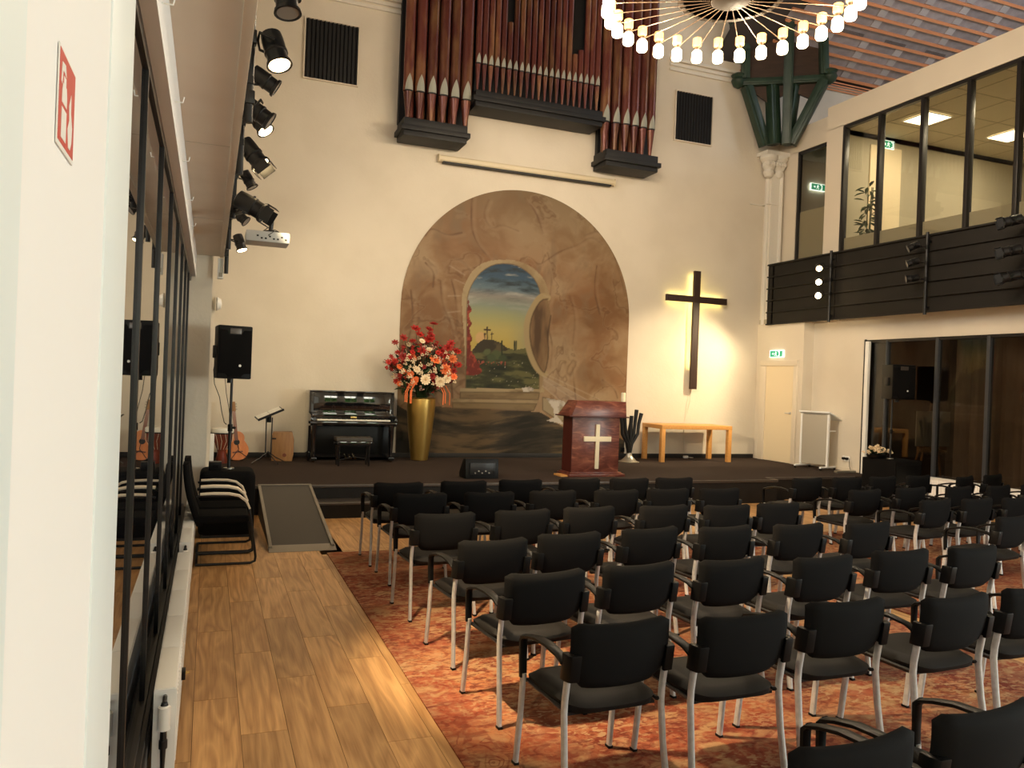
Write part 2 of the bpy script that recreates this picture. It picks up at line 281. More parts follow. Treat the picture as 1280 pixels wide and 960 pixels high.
# ------------------------------------------------------------------ mesh helpers
class MB:
    def __init__(self): self.v = []; self.f = []; self.sm = []
    def add(self, vs, fs, smooth=False):
        b = len(self.v); self.v += [tuple(p) for p in vs]
        for f in fs: self.f.append([b+i for i in f]); self.sm.append(smooth)
        return self
    def box(self, x0, x1, y0, y1, z0, z1, mtx=None):
        vs = [Vector((x, y, z)) for z in (z0, z1) for y in (y0, y1) for x in (x0, x1)]
        if mtx: vs = [mtx @ p for p in vs]
        return self.add(vs, [(0, 2, 3, 1), (4, 5, 7, 6), (0, 1, 5, 4), (2, 6, 7, 3), (0, 4, 6, 2), (1, 3, 7, 5)])
    def ring(self, rings, caps=True, smooth=True):
        n = len(rings[0]); vs = [p for r in rings for p in r]; fs = []
        for k in range(len(rings)-1):
            for i in range(n):
                j = (i+1) % n; fs.append((k*n+i, k*n+j, (k+1)*n+j, (k+1)*n+i))
        b = len(self.v); self.add(vs, fs, smooth)
        if caps:
            self.f.append([b+i for i in range(n)][::-1]); self.sm.append(False)
            self.f.append([b+(len(rings)-1)*n+i for i in range(n)]); self.sm.append(False)
        return self
    def cyl(self, p0, p1, r0, r1=None, n=12, caps=True):
        r1 = r0 if r1 is None else r1; p0 = Vector(p0); p1 = Vector(p1); q = (p1-p0).to_track_quat('Z', 'Y')
        return self.ring([[p + q @ Vector((r*math.cos(2*math.pi*i/n), r*math.sin(2*math.pi*i/n), 0)) for i in range(n)] for p, r in ((p0, r0), (p1, r1))], caps)
    def tube(self, path, r, n=8, prof=None, up=None):
        """sweep a circle (radius r or list) or a profile (list of (a,b)) along a path"""
        P = [Vector(p) for p in path]; rings = []; ref = Vector(up) if up else None
        for k, p in enumerate(P):
            t = (P[min(k+1, len(P)-1)] - P[max(k-1, 0)]).normalized()
            if ref is None:
                ref = Vector((0, 0, 1)) if abs(t.z) < 0.9 else Vector((1, 0, 0))
            a = t.cross(ref).normalized(); b = a.cross(t).normalized()
            if up is None: ref = b
            rr = r[k] if isinstance(r, (list, tuple)) else r
            if prof: rings.append([p + a*x*rr + b*y*rr for x, y in prof])
            else: rings.append([p + a*rr*math.cos(2*math.pi*i/n) + b*rr*math.sin(2*math.pi*i/n) for i in range(n)])
        return self.ring(rings, True, not prof)
    def lathe(self, prof, c=(0, 0, 0), n=24, axis=None, sx=1, sy=1):
        c = Vector(c); q = Vector(axis).to_track_quat('Z', 'Y') if axis else None; rings = []
        for r, z in prof:
            pts = [Vector((r*sx*math.cos(2*math.pi*i/n), r*sy*math.sin(2*math.pi*i/n), z)) for i in range(n)]
            rings.append([c + (q @ p if q else p) for p in pts])
        return self.ring(rings)
    def prism(self, poly, f0, f1):
        """poly of 2-D points; f0/f1 map (a,b) to the 3-D start and end faces"""
        n = len(poly); A = [f0(*p) for p in poly]; B = [f1(*p) for p in poly]
        fs = [tuple(range(n))[::-1], tuple(range(n, 2*n))] + [(i, (i+1) % n, n+(i+1) % n, n+i) for i in range(n)]
        return self.add(A+B, fs)
    def mesh(self, name, m, bevel=0, seg=2, angle=35, allsmooth=False):
        me = bpy.data.meshes.new(name); me.from_pydata([tuple(v) for v in self.v], [], self.f)
        me.polygons.foreach_set('use_smooth', [True]*len(self.f) if (bevel or allsmooth) else self.sm)
        bm = bmesh.new(); bm.from_mesh(me)
        bmesh.ops.recalc_face_normals(bm, faces=bm.faces)
        if bevel:
            es = [e for e in bm.edges if len(e.link_faces) == 2 and e.calc_face_angle(0) > 0.5]
            bmesh.ops.bevel(bm, geom=es, offset=bevel, segments=seg, profile=0.6, affect='EDGES')
            for f in bm.faces: f.smooth = True
        bm.to_mesh(me); bm.free()
        me.set_sharp_from_angle(angle=math.radians(angle))
        me.materials.append(M[m] if isinstance(m, str) else m)
        return me
    def build(self, name, m, parent=None, loc=None, **k):
        o = bpy.data.objects.new(name, self.mesh(name, m, **k)); COL.objects.link(o)
        if parent: o.parent = parent
        if loc: o.location = loc
        return o
def B(x0, x1, y0, y1, z0, z1): return MB().box(x0, x1, y0, y1, z0, z1)
def tag(o, label, cat, group=None):
    o['label'] = label; o['category'] = cat
    if group: o['group'] = group
    return o
def thing(name, label, cat, loc=(0, 0, 0), rz=0, group=None):
    o = bpy.data.objects.new(name, None); COL.objects.link(o); o.location = loc; o.rotation_euler = (0, 0, rz)
    o.empty_display_size = 0.1
    return tag(o, label, cat, group)
def struct(name, mb, m, parent=None, **k):
    o = mb.build(name, m, parent, **k)
    if parent is None: o['kind'] = 'structure'
    return o
def dup(root, loc, rz, label, group=None):
    r = root.copy(); COL.objects.link(r); r.location = loc; r.rotation_euler = (0, 0, rz); r['label'] = label
    if group: r['group'] = group
    for ch in root.children:
        c = ch.copy(); COL.objects.link(c); c.parent = r
        for g in ch.children:
            d = g.copy(); COL.objects.link(d); d.parent = c
    return r
def inst(name, me, parent, loc=(0, 0, 0), rot=(0, 0, 0), scale=(1, 1, 1)):
    o = bpy.data.objects.new(name, me); COL.objects.link(o); o.parent = parent; o.location = loc; o.rotation_euler = rot; o.scale = scale
    return o
ORD = ['first', 'second', 'third', 'fourth', 'fifth', 'sixth', 'seventh', 'eighth', 'ninth', 'tenth']
MURAL = {'rim': [(4.56, 1.61),(4.5, 2.54),(4.39, 3.44),(4.48, 3.73),(4.62, 3.97),(4.86, 4.14),(5.22, 4.21),(5.6, 4.2),(5.89, 4.08),(6.12, 3.86),(6.23, 3.55),(6.08, 3.39),(6.13, 2.15),(6.18, 1.66)], 'open': [(4.55, 1.7),(4.54, 2.54),(4.51, 3.36),(4.56, 3.59),(4.67, 3.8),(4.81, 3.96),(5.02, 4.09),(5.24, 4.13),(5.45, 4.13),(5.64, 4.06),(5.84, 3.93),(5.97, 3.76),(6.03, 3.56),(5.87, 3.32),(5.76, 3.07),(5.76, 2.78),(5.82, 2.49),(5.94, 2.23),(6.06, 2.09),(6.07, 1.73)], 'stone_rim': [(6.18, 3.54),(6.03, 3.56),(5.87, 3.32),(5.76, 3.07),(5.76, 2.78),(5.82, 2.49),(5.94, 2.23),(6.06, 2.09),(6.18, 2.03)], 'stone': [(6.18, 3.51),(6.05, 3.49),(5.91, 3.29),(5.83, 3.05),(5.82, 2.78),(5.88, 2.49),(6.01, 2.23),(6.11, 2.09),(6.19, 2.05),(6.25, 2.45),(6.21, 2.75),(6.26, 3.19)], 'tree': [(4.51, 3.36),(4.55, 3.37),(4.62, 3.17),(4.56, 3.11),(4.63, 2.94),(4.59, 2.77),(4.64, 2.66),(4.63, 2.43),(4.76, 2.26),(4.88, 2.04),(4.8, 1.95),(4.55, 1.94)], 'hill': [(4.64, 2.4),(4.75, 2.55),(4.87, 2.64),(5.05, 2.65),(5.21, 2.6),(5.36, 2.51),(5.52, 2.47),(5.8, 2.53),(6.09, 2.56),(6.13, 1.68),(4.55, 1.63),(4.52, 2.4)], 'mound': [(4.64, 2.39),(4.75, 2.55),(4.87, 2.64),(5.05, 2.65),(5.21, 2.6),(5.4, 2.48),(5.34, 2.44),(4.94, 2.39)], 'crossp': [(4.94, 2.88),(4.95, 2.66),(4.88, 2.83),(5.01, 2.83),(4.89, 2.76),(4.9, 2.66),(4.88, 2.75),(4.92, 2.75),(5.04, 2.78),(5.04, 2.66),(5.02, 2.75),(5.07, 2.76),(4.82, 2.67)], 'cyp': [(5.25, 2.63),(5.26, 2.37),(5.51, 2.64),(5.52, 2.47),(5.55, 2.64),(5.55, 2.48)], 'step1': [(4.45, 1.69),(6.08, 1.72),(6.08, 1.66),(4.45, 1.62)], 'step1f': [(4.45, 1.62),(6.08, 1.66),(6.06, 1.52),(4.45, 1.5)], 'step2': [(4.33, 1.49),(6.06, 1.52),(6.03, 1.44),(4.3, 1.42)], 'step2f': [(4.3, 1.42),(6.03, 1.44),(5.97, 1.3),(4.31, 1.31)], 'ground': [(3.22, 1.36),(3.51, 1.2),(3.9, 1.32),(4.02, 1.34),(4.31, 1.31),(5.97, 1.29),(6.17, 1.26),(6.57, 1.0),(7.1, 0.86),(8.21, 0.75),(8.23, 0.25),(3.26, 0.26)], 'cloth1': [(5.7, 1.74),(5.86, 1.77),(5.97, 1.73),(5.94, 1.68),(5.74, 1.66)], 'block': [(6.15, 1.57),(6.55, 1.5),(6.82, 1.36),(6.79, 1.21),(6.56, 1.09),(6.16, 1.32)], 'cloth2': [(6.22, 1.56),(6.61, 1.51),(6.69, 1.42),(6.55, 1.39),(6.48, 1.21),(6.66, 1.03),(6.43, 1.08),(6.25, 1.11),(6.42, 1.18),(6.39, 1.35)], 'cracks': [[(4.54, 5.33),(4.53, 4.99),(4.57, 4.65),(4.73, 4.38),(4.95, 4.2)], [(4.87, 5.31),(4.76, 5.01),(4.96, 4.75),(5.13, 4.88),(5.51, 4.78)], [(5.61, 5.43),(5.87, 5.2),(6.02, 4.8)], [(6.04, 4.21),(6.42, 4.49),(6.81, 4.64),(7.07, 4.85),(7.35, 4.7)], [(3.68, 4.0),(3.86, 3.85),(3.84, 3.57)], [(3.98, 3.69),(4.03, 3.24),(4.19, 2.97),(4.29, 2.64)], [(4.19, 3.73),(4.29, 3.43),(4.34, 2.87)], [(6.25, 3.93),(6.23, 3.58),(6.19, 2.98),(6.33, 2.63),(6.29, 2.16)], [(6.78, 2.18),(6.83, 1.82),(6.88, 1.52)], [(7.46, 1.96),(7.75, 1.79),(7.82, 1.6)], [(6.93, 4.84),(7.27, 4.99),(7.55, 4.65),(7.78, 4.12),(7.91, 3.7)], [(4.36, 4.63),(4.07, 4.54),(3.77, 4.68),(3.66, 4.5)], [(4.2, 4.16),(4.44, 4.07),(4.57, 3.91)], [(3.99, 2.06),(3.95, 1.49),(4.08, 1.33)], [(4.29, 2.52),(4.25, 2.01),(4.3, 1.5)], [(6.65, 3.61),(6.8, 3.2),(6.76, 2.66)], [(7.23, 4.26),(7.18, 3.77),(7.34, 3.29)], [(3.42, 3.48),(3.49, 2.98),(3.4, 2.48)]], 'rays': [[(6.13, 2.0),(7.14, 1.54)], [(6.17, 1.91),(6.94, 1.49)], [(6.14, 1.79),(6.61, 1.45)], [(6.2, 2.03),(7.41, 1.56)], [(4.45, 3.84),(4.15, 3.99)], [(4.38, 3.44),(4.14, 3.42)], [(4.39, 3.15),(4.15, 3.11)], [(4.46, 3.67),(4.25, 3.74)], [(6.23, 3.55),(6.1, 3.57)], [(4.85, 1.29),(4.77, 1.0)], [(5.1, 1.27),(5.06, 0.98)]]}
# ================================================================== SETTING
SZ = 0.38
fl = struct('floor', B(-3.2, 20.2, -5.2, 14.5, -0.12, -0.012), 'roofdark')
# oak planks, laid along the room; only where the rugs leave them in view
PW, PLN = 0.232, 1.23
pm = MB().box(-PW/2+0.0012, PW/2-0.0012, -PLN/2+0.0015, PLN/2-0.0015, -0.012, 0.0).mesh('plank', 'plank')
def planks(x0, x1, y0, y1):
    i0 = math.floor((x0+0.24)/PW); i1 = math.ceil((x1+0.24)/PW)
    for i in range(i0, i1):
        cx = -0.25+PW*(i+0.5); off = (i*0.41*PLN) % PLN; y = y0-off
        while y < y1:
            a = max(y, y0); b = min(y+PLN, y1)
            if b-a > 0.05:
                o = inst('plank', pm, fl, (cx, (a+b)/2, 0), (0, 0, 0), (1, (b-a)/PLN, 1))
            y += PLN
planks(-0.25, 1.20, 0.3, 10.7)
planks(1.21, 9.3, 8.24, 10.7)
planks(5.35, 5.70, 2.2, 8.2)
# the rest of the floor, wholly under the rugs or outside the view, is one sheet
struct('trim_1', B(1.3, 5.3, -5.1, 8.2, -0.012, -0.001), 'plank')
struct('trim_2', B(5.75, 11.45, -5.1, 8.2, -0.012, -0.001), 'plank')
struct('trim_3', B(-0.25, 1.3, -5.1, 0.28, -0.012, -0.001), 'plank')
struct('trim_4', B(9.35, 11.5, 8.2, 11.0, -0.012, -0.001), 'plank')

# walls
wb = MB().box(-0.4, 20.0, 14.3, 14.5, -0.1, 14)
struct('wall_back', wb, 'plaster')
struct('wall_rear', MB().box(-3.2, 0.7, -5.2, -5.0, 0, 14).box(2.9, 4.1, -5.2, -5.0, 0, 14).box(6.3, 7.5, -5.2, -5.0, 0, 14).box(9.7, 20.2, -5.2, -5.0, 0, 14)
       .box(0.7, 9.7, -5.2, -5.0, 0, 0.8).box(0.7, 9.7, -5.2, -5.0, 4.4, 14), 'plaster')
for i in range(3):
    x = 0.7+3.4*i
    w = struct('window_%d' % (i+1), MB().box(x, x+0.08, -5.15, -5.05, 0.8, 4.4).box(x+2.12, x+2.2, -5.15, -5.05, 0.8, 4.4).box(x+1.06, x+1.14, -5.14, -5.06, 0.8, 4.4)
           .box(x+0.08, x+2.12, -5.14, -5.06, 2.9, 2.98).box(x+.08, x+2.12, -5.15, -5.05, 4.32, 4.4).box(x+.08, x+2.12, -5.15, -5.05, 0.8, 0.88), 'white')
    B(x+0.08, x+2.12, -5.105, -5.095, 0.88, 4.32).build('pane', 'glass_clear', w)
hd = MB()
for i in range(26):
    hd.lathe([(0.05, 0), (0.9+0.3*random.random(), 0.8), (0.9, 2.2), (0.5, 3.4+random.random()*0.6), (0.02, 3.9+random.random()*0.6)], (-1.5+0.5*i, -9+random.uniform(-.6, .6), -0.3), 8)
o = tag(hd.build('hedge', 'hedge'), 'green hedge outside the rear windows, seen only mirrored in the piano', 'hedge')
struct('ground', B(-30, 45, -40, -5.2, -0.6, -0.3), 'hedge')

# left wall: near pier, strip above the windows, pier beside the stage
struct('wall_left', MB().box(-0.60, -0.185, -5.0, 1.58, 0, 3.21).box(-0.60, -0.185, 1.94, 10.05, 2.95, 3.21)
       , 'plaster_near')
struct('trim_5', B(-0.60, -0.181, 1.575, 1.96, 0, 2.96), 'casing', bevel=0.004)
struct('trim_6', B(-0.60, -0.186, -5.0, 0.90, 0, 3.2).box(-0.3, -0.180, 0.60, 0.905, 0, 3.2), 'casing')
struct('wall_left_stage', MB().box(-0.60, 0.0, 10.05, 10.6, 0, 14).box(-0.60, 0.04, 10.6, 14.3, 0, 14).box(-3.3, -0.6, 10.05, 10.3, 0, 14), 'plaster')
struct('wall_left_gallery', MB().box(-3.2, -3.0, -5.0, 10.05, 3.2, 14), 'plaster')
# gallery on the left: deck, soffit and parapet
struct('trim_7', MB().box(-3.0, 0.100, -5.0, 10.05, 3.211, 3.33), 'soffit', bevel=0.004)
struct('trim_8', MB().box(0.035, 0.112, -5.0, 10.06, 3.225, 4.60), 'soffit', bevel=0.004)
struct('trim_9', MB().box(0.072, 0.118, -5.0, 10.04, 3.196, 3.224), 'painted', bevel=0.003)
sj = MB()
for k in range(3): sj.box(-0.18, 0.07, 2.6+k*2.5, 2.604+k*2.5, 3.2095, 3.2115)
struct('trim_10', sj, 'roomwall')
# ceilings
struct('ceiling', MB().box(-3.3, 20.2, -5.2, 9.8, 12.4, 12.6), 'darkwood')
struct('ceiling_nave', MB().box(-3.3, 11.0, 9.6, 14.4, 12.4, 12.6), 'darkwood')
# right wall
XD = 11.26
wr = MB().box(XD, 11.6, 12.85, 14.3, SZ-0.4, 3.32).box(11.52, 11.7, 11.52, 12.85, -0.1, 3.32).box(11.52, 11.8, -5.0, 11.52, 2.89, 3.32)
wr.box(11.52, 11.8, -5.0, -3.3, 0, 2.89).box(11.52, 11.8, 1.6, 3.9, 0, 2.89).box(11.52, 11.8, -3.3, 1.6, 0, 0.7)
struct('wall_right', wr, 'plaster')
struct('wall_right_upper', MB().box(11.40, 11.60, -5.0, 4.0, 3.3, 12.5).box(11.40, 11.58, 4.0, 12.57, 7.11, 7.58).box(11.40, 11.58, 12.15, 12.57, 3.3, 7.12)
       .box(11.65, 11.80, 12.57, 14.3, 7.02, 7.53).box(11.65, 11.8, 13.70, 14.3, 3.3, 7.03).box(11.65, 11.8, 12.57, 12.84, 3.3, 7.02), 'painted')
struct('wall_right_outer', B(20.0, 20.2, -5, 14.3, -0.1, 14), 'plaster')
struct('ceiling_upper_room', MB().box(11.55, 17.5, 4.0, 12.5, 7.2, 7.3).box(11.7, 17.5, 12.5, 14.3, 7.1, 7.2).box(11.55, 17.5, -5.0, 4.0, 7.2, 7.3), 'ceiling_tile')
tj = MB()
for k in range(9): tj.box(11.6, 16.9, 4.6+0.9*k, 4.612+0.9*k, 7.194, 7.2)
for k in range(5): tj.box(12.2+0.9*k, 12.212+0.9*k, 4.0, 12.5, 7.194, 7.2)
struct('trim_11', tj, 'roomwall')
struct('wall_upper_room', MB().box(11.6, 17.0, 12.5, 12.58, 3.4, 7.2).box(17.0, 17.1, 4.0, 14.3, 3.3, 7.3).box(11.5, 17.0, 3.9, 4.0, 3.3, 7.3), 'roomwall')
struct('floor_upper_room', B(11.28, 17.0, 4.0, 14.28, 3.325, 3.42), 'roomwall')
struct('ceiling_lower_room', B(11.8, 17.0, 4.0, 14.3, 3.2, 3.32), 'roomwall')
struct('wall_lower_room', MB().box(15.0, 15.2, 3.0, 14.3, 0, 3.3).box(11.7, 15.0, 12.6, 12.7, 0, 3.3).box(11.6, 15.0, 3.8, 3.9, 0, 3.3), 'curtain')
w = struct('window_8', MB().box(11.60, 11.70, -3.3, -3.22, 0.7, 2.89).box(11.60, 11.70, 1.52, 1.6, 0.7, 2.89).box(11.60, 11.70, -0.89, -0.81, 0.7, 2.89), 'white')  # unseen window, added as an opening for the lamp on the near wall
for a_, b_ in ((-3.22, -0.89), (-0.81, 1.52)): B(11.645, 11.655, a_, b_, 0.72, 2.87).build('pane', 'glass_clear', w)
# stage
st = MB().box(0.05, 8.92, 10.70, 14.3, -0.01, SZ).box(8.92, 11.52, 11.0, 14.3, -0.01, SZ)
struct('floor_stage', st, 'carpet')
struct('trim_12', MB().box(0.05, 8.94, 10.675, 10.70, SZ-0.035, SZ+0.004).box(8.92, 8.945, 10.68, 11.0, SZ-0.035, SZ+0.004).box(8.94, 10.9, 10.978, 11.0, SZ-0.035, SZ+0.004), 'nosing', bevel=0.004)
struct('trim_13', MB().box(0.05, 8.925, 10.688, 10.699, 0, SZ-0.04).box(8.921, 8.93, 10.69, 11.0, 0, SZ-0.04).box(8.93, 10.9, 10.99, 10.999, 0, SZ-0.04), 'ledge')
struct('trim_14', B(1.34, 6.0, 10.30, 10.69, -0.005, 0.172), 'ledge')
struct('trim_15', B(1.34, 6.0, 10.285, 10.69, 0.173, 0.20), 'nosing', bevel=0.004)
# skirting
struct('baseboard_back', B(0.06, 11.24, 14.275, 14.3, SZ, SZ+0.085), 'blackbase', bevel=0.004)
struct('baseboard_right', MB().box(11.505, 11.52, 11.55, 12.83, SZ, SZ+0.07), 'painted')
struct('baseboard_left', MB().box(0.05, 0.065, 10.8, 14.27, SZ, SZ+0.085), 'blackbase')
# mouldings high on the back wall
for k, (a, b) in enumerate([(0.05, 3.1), (8.75, 10.95)]):
    mo = MB()
    for dz, t in ((0, 0.05), (0.11, 0.035), (0.2, 0.07)): mo.box(a, b, 14.30-t, 14.30, 8.48+dz, 8.54+dz)
    struct('trim_%d' % (16+k), mo, 'stone_cap', bevel=0.008)
# pilaster in the corner with its capital
pil = struct('wall_pilaster', MB().box(11.30, 11.60, 14.08, 14.30, 3.3, 6.60).cyl((11.28, 14.18, 3.3), (11.28, 14.18, 6.6), 0.045).cyl((11.56, 14.08, 3.3), (11.56, 14.08, 6.6), 0.045), 'stone_cap')
cp = MB()
for cx in (11.12, 11.38): cp.lathe([(0.03, 0), (0.09, 0.04), (0.12, 0.12), (0.10, 0.18), (0.15, 0.26), (0.14, 0.34), (0.20, 0.42), (0.20, 0.48), (0.16, 0.50)], (cx+0.12, 14.12, 6.50), 12)
for k in range(7):
    a = -0.3+k*0.1; cp.lathe([(0.0, -0.04), (0.04, 0), (0.045, 0.05), (0.01, 0.09)], (11.12+k*0.07, 13.97, 6.76), 8)
cp.box(11.05, 11.66, 13.94, 14.3, 6.98, 7.06)
cp.build('capital', 'stone_cap', pil)
MB().box(10.92, 11.30, 14.27, 14.3, 5.93, 5.95).box(11.22, 11.62, 14.06, 14.3, 5.93, 5.95).build('string_course', 'stone_cap', pil)

# ---------------------------------------------------------------- left glazing
LY = [1.98+0.0] + [3.08+1.03*k for k in range(7)]
w = struct('window_4', MB().box(-0.33, -0.195, 1.96, 10.05, 0.0, 0.20).box(-0.33, -0.205, 1.96, 10.05, 0.20, 0.235).box(-0.33, -0.225, 1.96, 10.05, 0.235, 0.27).box(-0.33, -0.235, 1.96, 10.05, 2.90, 2.96), 'darkframe', bevel=0.004)
for y in LY: B(-0.29, -0.234, y-0.012, y+0.012, 0.268, 2.93).build('mullion', 'blackmetal', w, bevel=0.003)
for k in range(len(LY)):
    y0 = LY[k]; y1 = LY[k+1] if k+1 < len(LY) else 10.05
    B(-0.285, -0.246, y0+0.01, y1-0.01, 0.28, 2.92).build('pane', 'glass_left', w)
struct('trim_18', MB().box(-0.60, -0.19, 1.96, 10.05, 2.952, 2.958), 'soffit')
# ---------------------------------------------------------------- right glazing, upper storey
UM = [12.13, 11.25, 10.31, 9.41, 8.56, 7.68, 6.8, 5.9, 5.0, 4.02]
w = struct('window_5', MB().box(11.42, 11.52, 4.0, 12.15, 7.05, 7.12).box(11.42, 11.52, 4.0, 12.15, 3.45, 3.55), 'darkframe', bevel=0.004)
for y in UM: B(11.41, 11.53, y-0.035, y+0.035, 3.5, 7.08).build('mullion', 'darkframe', w, bevel=0.005)
for k in range(len(UM)-1):
    B(11.465, 11.475, UM[k+1]+0.03, UM[k]-0.03, 3.55, 7.06).build('pane', 'glass_clear', w)
    B(11.485, 11.492, UM[k+1]+0.03, UM[k]-0.03, 3.55, 4.90).build('frosted_film', 'film', w)
w = struct('window_6', MB().box(11.67, 11.74, 12.84, 13.70, 6.96, 7.03).box(11.67, 11.74, 12.83, 12.87, 4.0, 7.0).box(11.67, 11.74, 13.64, 13.72, 4.0, 7.0), 'darkframe', bevel=0.004)
B(11.70, 11.71, 12.85, 13.67, 4.0, 6.98).build('pane', 'glass_clear', w)
B(11.72, 11.727, 12.85, 13.67, 4.0, 5.72).build('frosted_film', 'film', w)
# lower storey
LM = [11.50, 11.0, 9.93, 8.98, 8.0, 7.0, 6.0, 5.0, 3.95]
w = struct('window_7', MB().box(11.54, 11.62, 3.9, 11.52, 2.84, 2.90).box(11.54, 11.62, 3.9, 11.52, 0.0, 0.08), 'darkframe', bevel=0.004)
for i, y in enumerate(LM): B(11.53, 11.63, y-(0.03 if i != 1 else 0.02), y+(0.03 if i != 1 else 0.02), 0.04, 2.87).build('mullion', 'bluegrey', w, bevel=0.005)
for k in range(len(LM)-1): B(11.575, 11.585, LM[k+1]+0.02, LM[k]-0.02, 0.08, 2.85).build('pane', 'glass_dark', w)
struct('trim_19', MB().box(11.47, 11.53, 11.36, 11.44, 0.38, 2.86), 'white', bevel=0.004)
struct('trim_20', MB().box(11.505, 11.535, 11.46, 11.50, 0.0, 2.9), 'blackmetal')

# ---------------------------------------------------------------- door on the stage and its exit sign
d = struct('door_1', MB().box(XD-0.02, XD+0.0, 13.06, 13.96, SZ+0.01, 2.42), 'door')
fr = MB()
for a_, b_, c_, d_ in ((12.96, 13.07, SZ, 2.40), (13.94, 14.12, SZ, 2.40), (12.96, 14.12, 2.402, 2.52)): B(XD-0.045, XD-0.001, a_, b_, c_, d_).build('frame_board', 'painted', d, bevel=0.008)
MB().cyl((XD-0.02, 13.14, 1.42), (XD-0.07, 13.14, 1.42), 0.011).cyl((XD-0.065, 13.13, 1.42), (XD-0.065, 13.25, 1.42), 0.009).cyl((XD-0.02, 13.14, 1.42), (XD-0.027, 13.14, 1.42), 0.028).build('door_handle', 'silver', d)
def exit_sign(label, c, ax, w_, h, group=None):
    """box sign; c is its centre, ax the direction of reading along the face, facing -X or -Y"""
    t = thing('exit_sign', label, 'sign', c, 0, group)
    ax = Vector(ax); nrm = Vector((0, 0, 1)).cross(ax)*-1
    nrm = -nrm if nrm.dot(Vector(c)-Vector((0, 0, 0))) > 0 else nrm
    def m(a, b, dpt): return ax*a + Vector((0, 0, b)) + nrm*dpt
    def slab(poly, d0, d1): return MB().prism(poly, lambda a, b: m(a, b, d0), lambda a, b: m(a, b, d1))
    slab([(-w_/2, -h/2), (w_/2, -h/2), (w_/2, h/2), (-w_/2, h/2)], -0.02, 0.02).build('sign_box', 'signwhite', t, bevel=0.004)
    k = 0.92
    slab([(-w_/2*k, -h/2*.84), (w_/2*k, -h/2*.84), (w_/2*k, h/2*.84), (-w_/2*k, h/2*.84)], 0.0205, 0.022).build('sign_face', 'signgreen', t)
    g = MB(); s = h*0.5
    def P(pts, ox): 
        pts = [(ox+x*s, y*s) for x, y in pts]; n = len(pts)
        g.prism(pts, lambda a, b: m(a, b, 0.0225), lambda a, b: m(a, b, 0.0235))
    ox = -0.02*w_
    P([(-.12, .62), (.04, .66), (.10, .52), (-.02, .42), (-.14, .48)], ox)                                   # head
    P([(-.25, .38), (.12, .38), (.42, .12), (.34, .04), (.08, .2), (.0, -.02), (.28, -.36), (.2, -.72), (.08, -.72), (.10, -.40), (-.2, -.1), (-.42, -.52), (-.62, -.52), (-.62, -.40), (-.48, -.38), (-.24, .1), (-.44, .1), (-.44, .2)], ox)
    P([(-1.5, .1), (-1.1, .1), (-1.1, .4), (-.75, 0), (-1.1, -.4), (-1.1, -.1), (-1.5, -.1)], ox-0.02*w_)
    P([(.75, -.72), (1.5, -.72), (1.5, .7), (.75, .7), (.75, .5), (1.25, .5), (1.25, -.52), (.75, -.52)], ox)
    g.build('pictogram', 'signwhite', t)
    return t
exit_sign('green and white exit sign above the cream door on the stage', (XD-0.02, 13.62, 2.66), (0, -1, 0), 0.42, 0.15)
exit_sign('green exit sign on the back wall of the upstairs room, beside a pale door', (12.90, 12.47, 7.03), (1, 0, 0), 0.30, 0.17)
exit_sign('lit exit sign seen through the narrow upstairs window near the pilaster', (12.72, 14.26, 6.52), (1, 0, 0), 0.42, 0.16)
d2 = struct('door_2', B(12.45, 13.28, 12.47, 12.5, 3.42, 6.98), 'door'); B(13.14, 13.2, 12.43, 12.47, 4.9, 4.95).build('door_handle', 'silver', d2)

# ---------------------------------------------------------------- roof of the side aisle
th = math.radians(38); roof = struct('ceiling_roof', MB().add([(9.9, 14.3, 8.93), (20, 14.3, 8.93), (20, 14.3-5.0*math.cos(th), 8.93+5.0*math.sin(th)), (9.9, 14.3-5.0*math.cos(th), 8.93+5.0*math.sin(th)),
      (9.9, 14.3, 9.05), (20, 14.3, 9.05), (20, 14.3-5.0*math.cos(th), 9.05+5.0*math.sin(th)), (9.9, 14.3-5.0*math.cos(th), 9.05+5.0*math.sin(th))],
      [(0, 1, 2, 3), (4, 7, 6, 5), (0, 4, 5, 1), (2, 6, 7, 3), (0, 3, 7, 4), (1, 5, 6, 2)]), 'roofdark')
RQ = Euler((-th, 0, 0)).to_matrix().to_4x4()
def roof_loc(x, s): return (x, 14.3-s*math.cos(th), 8.93+s*math.sin(th))
bat = B(-4.5, 4.5, -0.026, 0.026, -0.060, 0.0).mesh('batten', 'batten')
tilem = [B(-0.415, 0.415, -0.092, 0.092, -0.014, 0.0).mesh('roof_board', 'tile'), B(-0.10, 0.10, -0.08, 0.08, -0.034, -0.016).mesh('roof_board', 'block')]
band = B(-4.5, 4.5, -0.10, 0.10, -0.018, 0.0).mesh('wide_board', 'tile')
s = 0.18; k = 0
for k in range(17):
    o = inst('batten', bat, roof, roof_loc(15.45, s), (-th, 0, 0))
    if k % 6 == 4:
        inst('wide_board', band, roof, roof_loc(15.45, s+0.11), (-th, 0, 0))
        if k < 8:
            vs = MB()
            for q in range(5): vs.box(-0.30, 0.30, -0.03+0.014*q, -0.024+0.014*q, -0.021, -0.018)
            vm = vs.mesh('air_slot', 'roofdark')
            for x in (12.7, 13.9, 15.1): inst('air_slot', vm, roof, roof_loc(x, s+0.06), (-th, 0, 0))
    elif k < 14:
        for j in range(7):
            x = 11.75+j*0.98-k*0.02
            inst('roof_board', tilem[0], roof, roof_loc(x, s+0.11), (-th, 0, random.uniform(-.01, .01)))
            inst('roof_board', tilem[1], roof, roof_loc(x+0.47, s+0.12), (-th, 0, 0))
    s += 0.238
# planks of lattice at the eave
for q in range(4): inst('batten', bat, roof, (15.0, 14.27-0.03*q, 8.80+0.045*q), (0, 0, 0), (1, 0.4, 0.4))

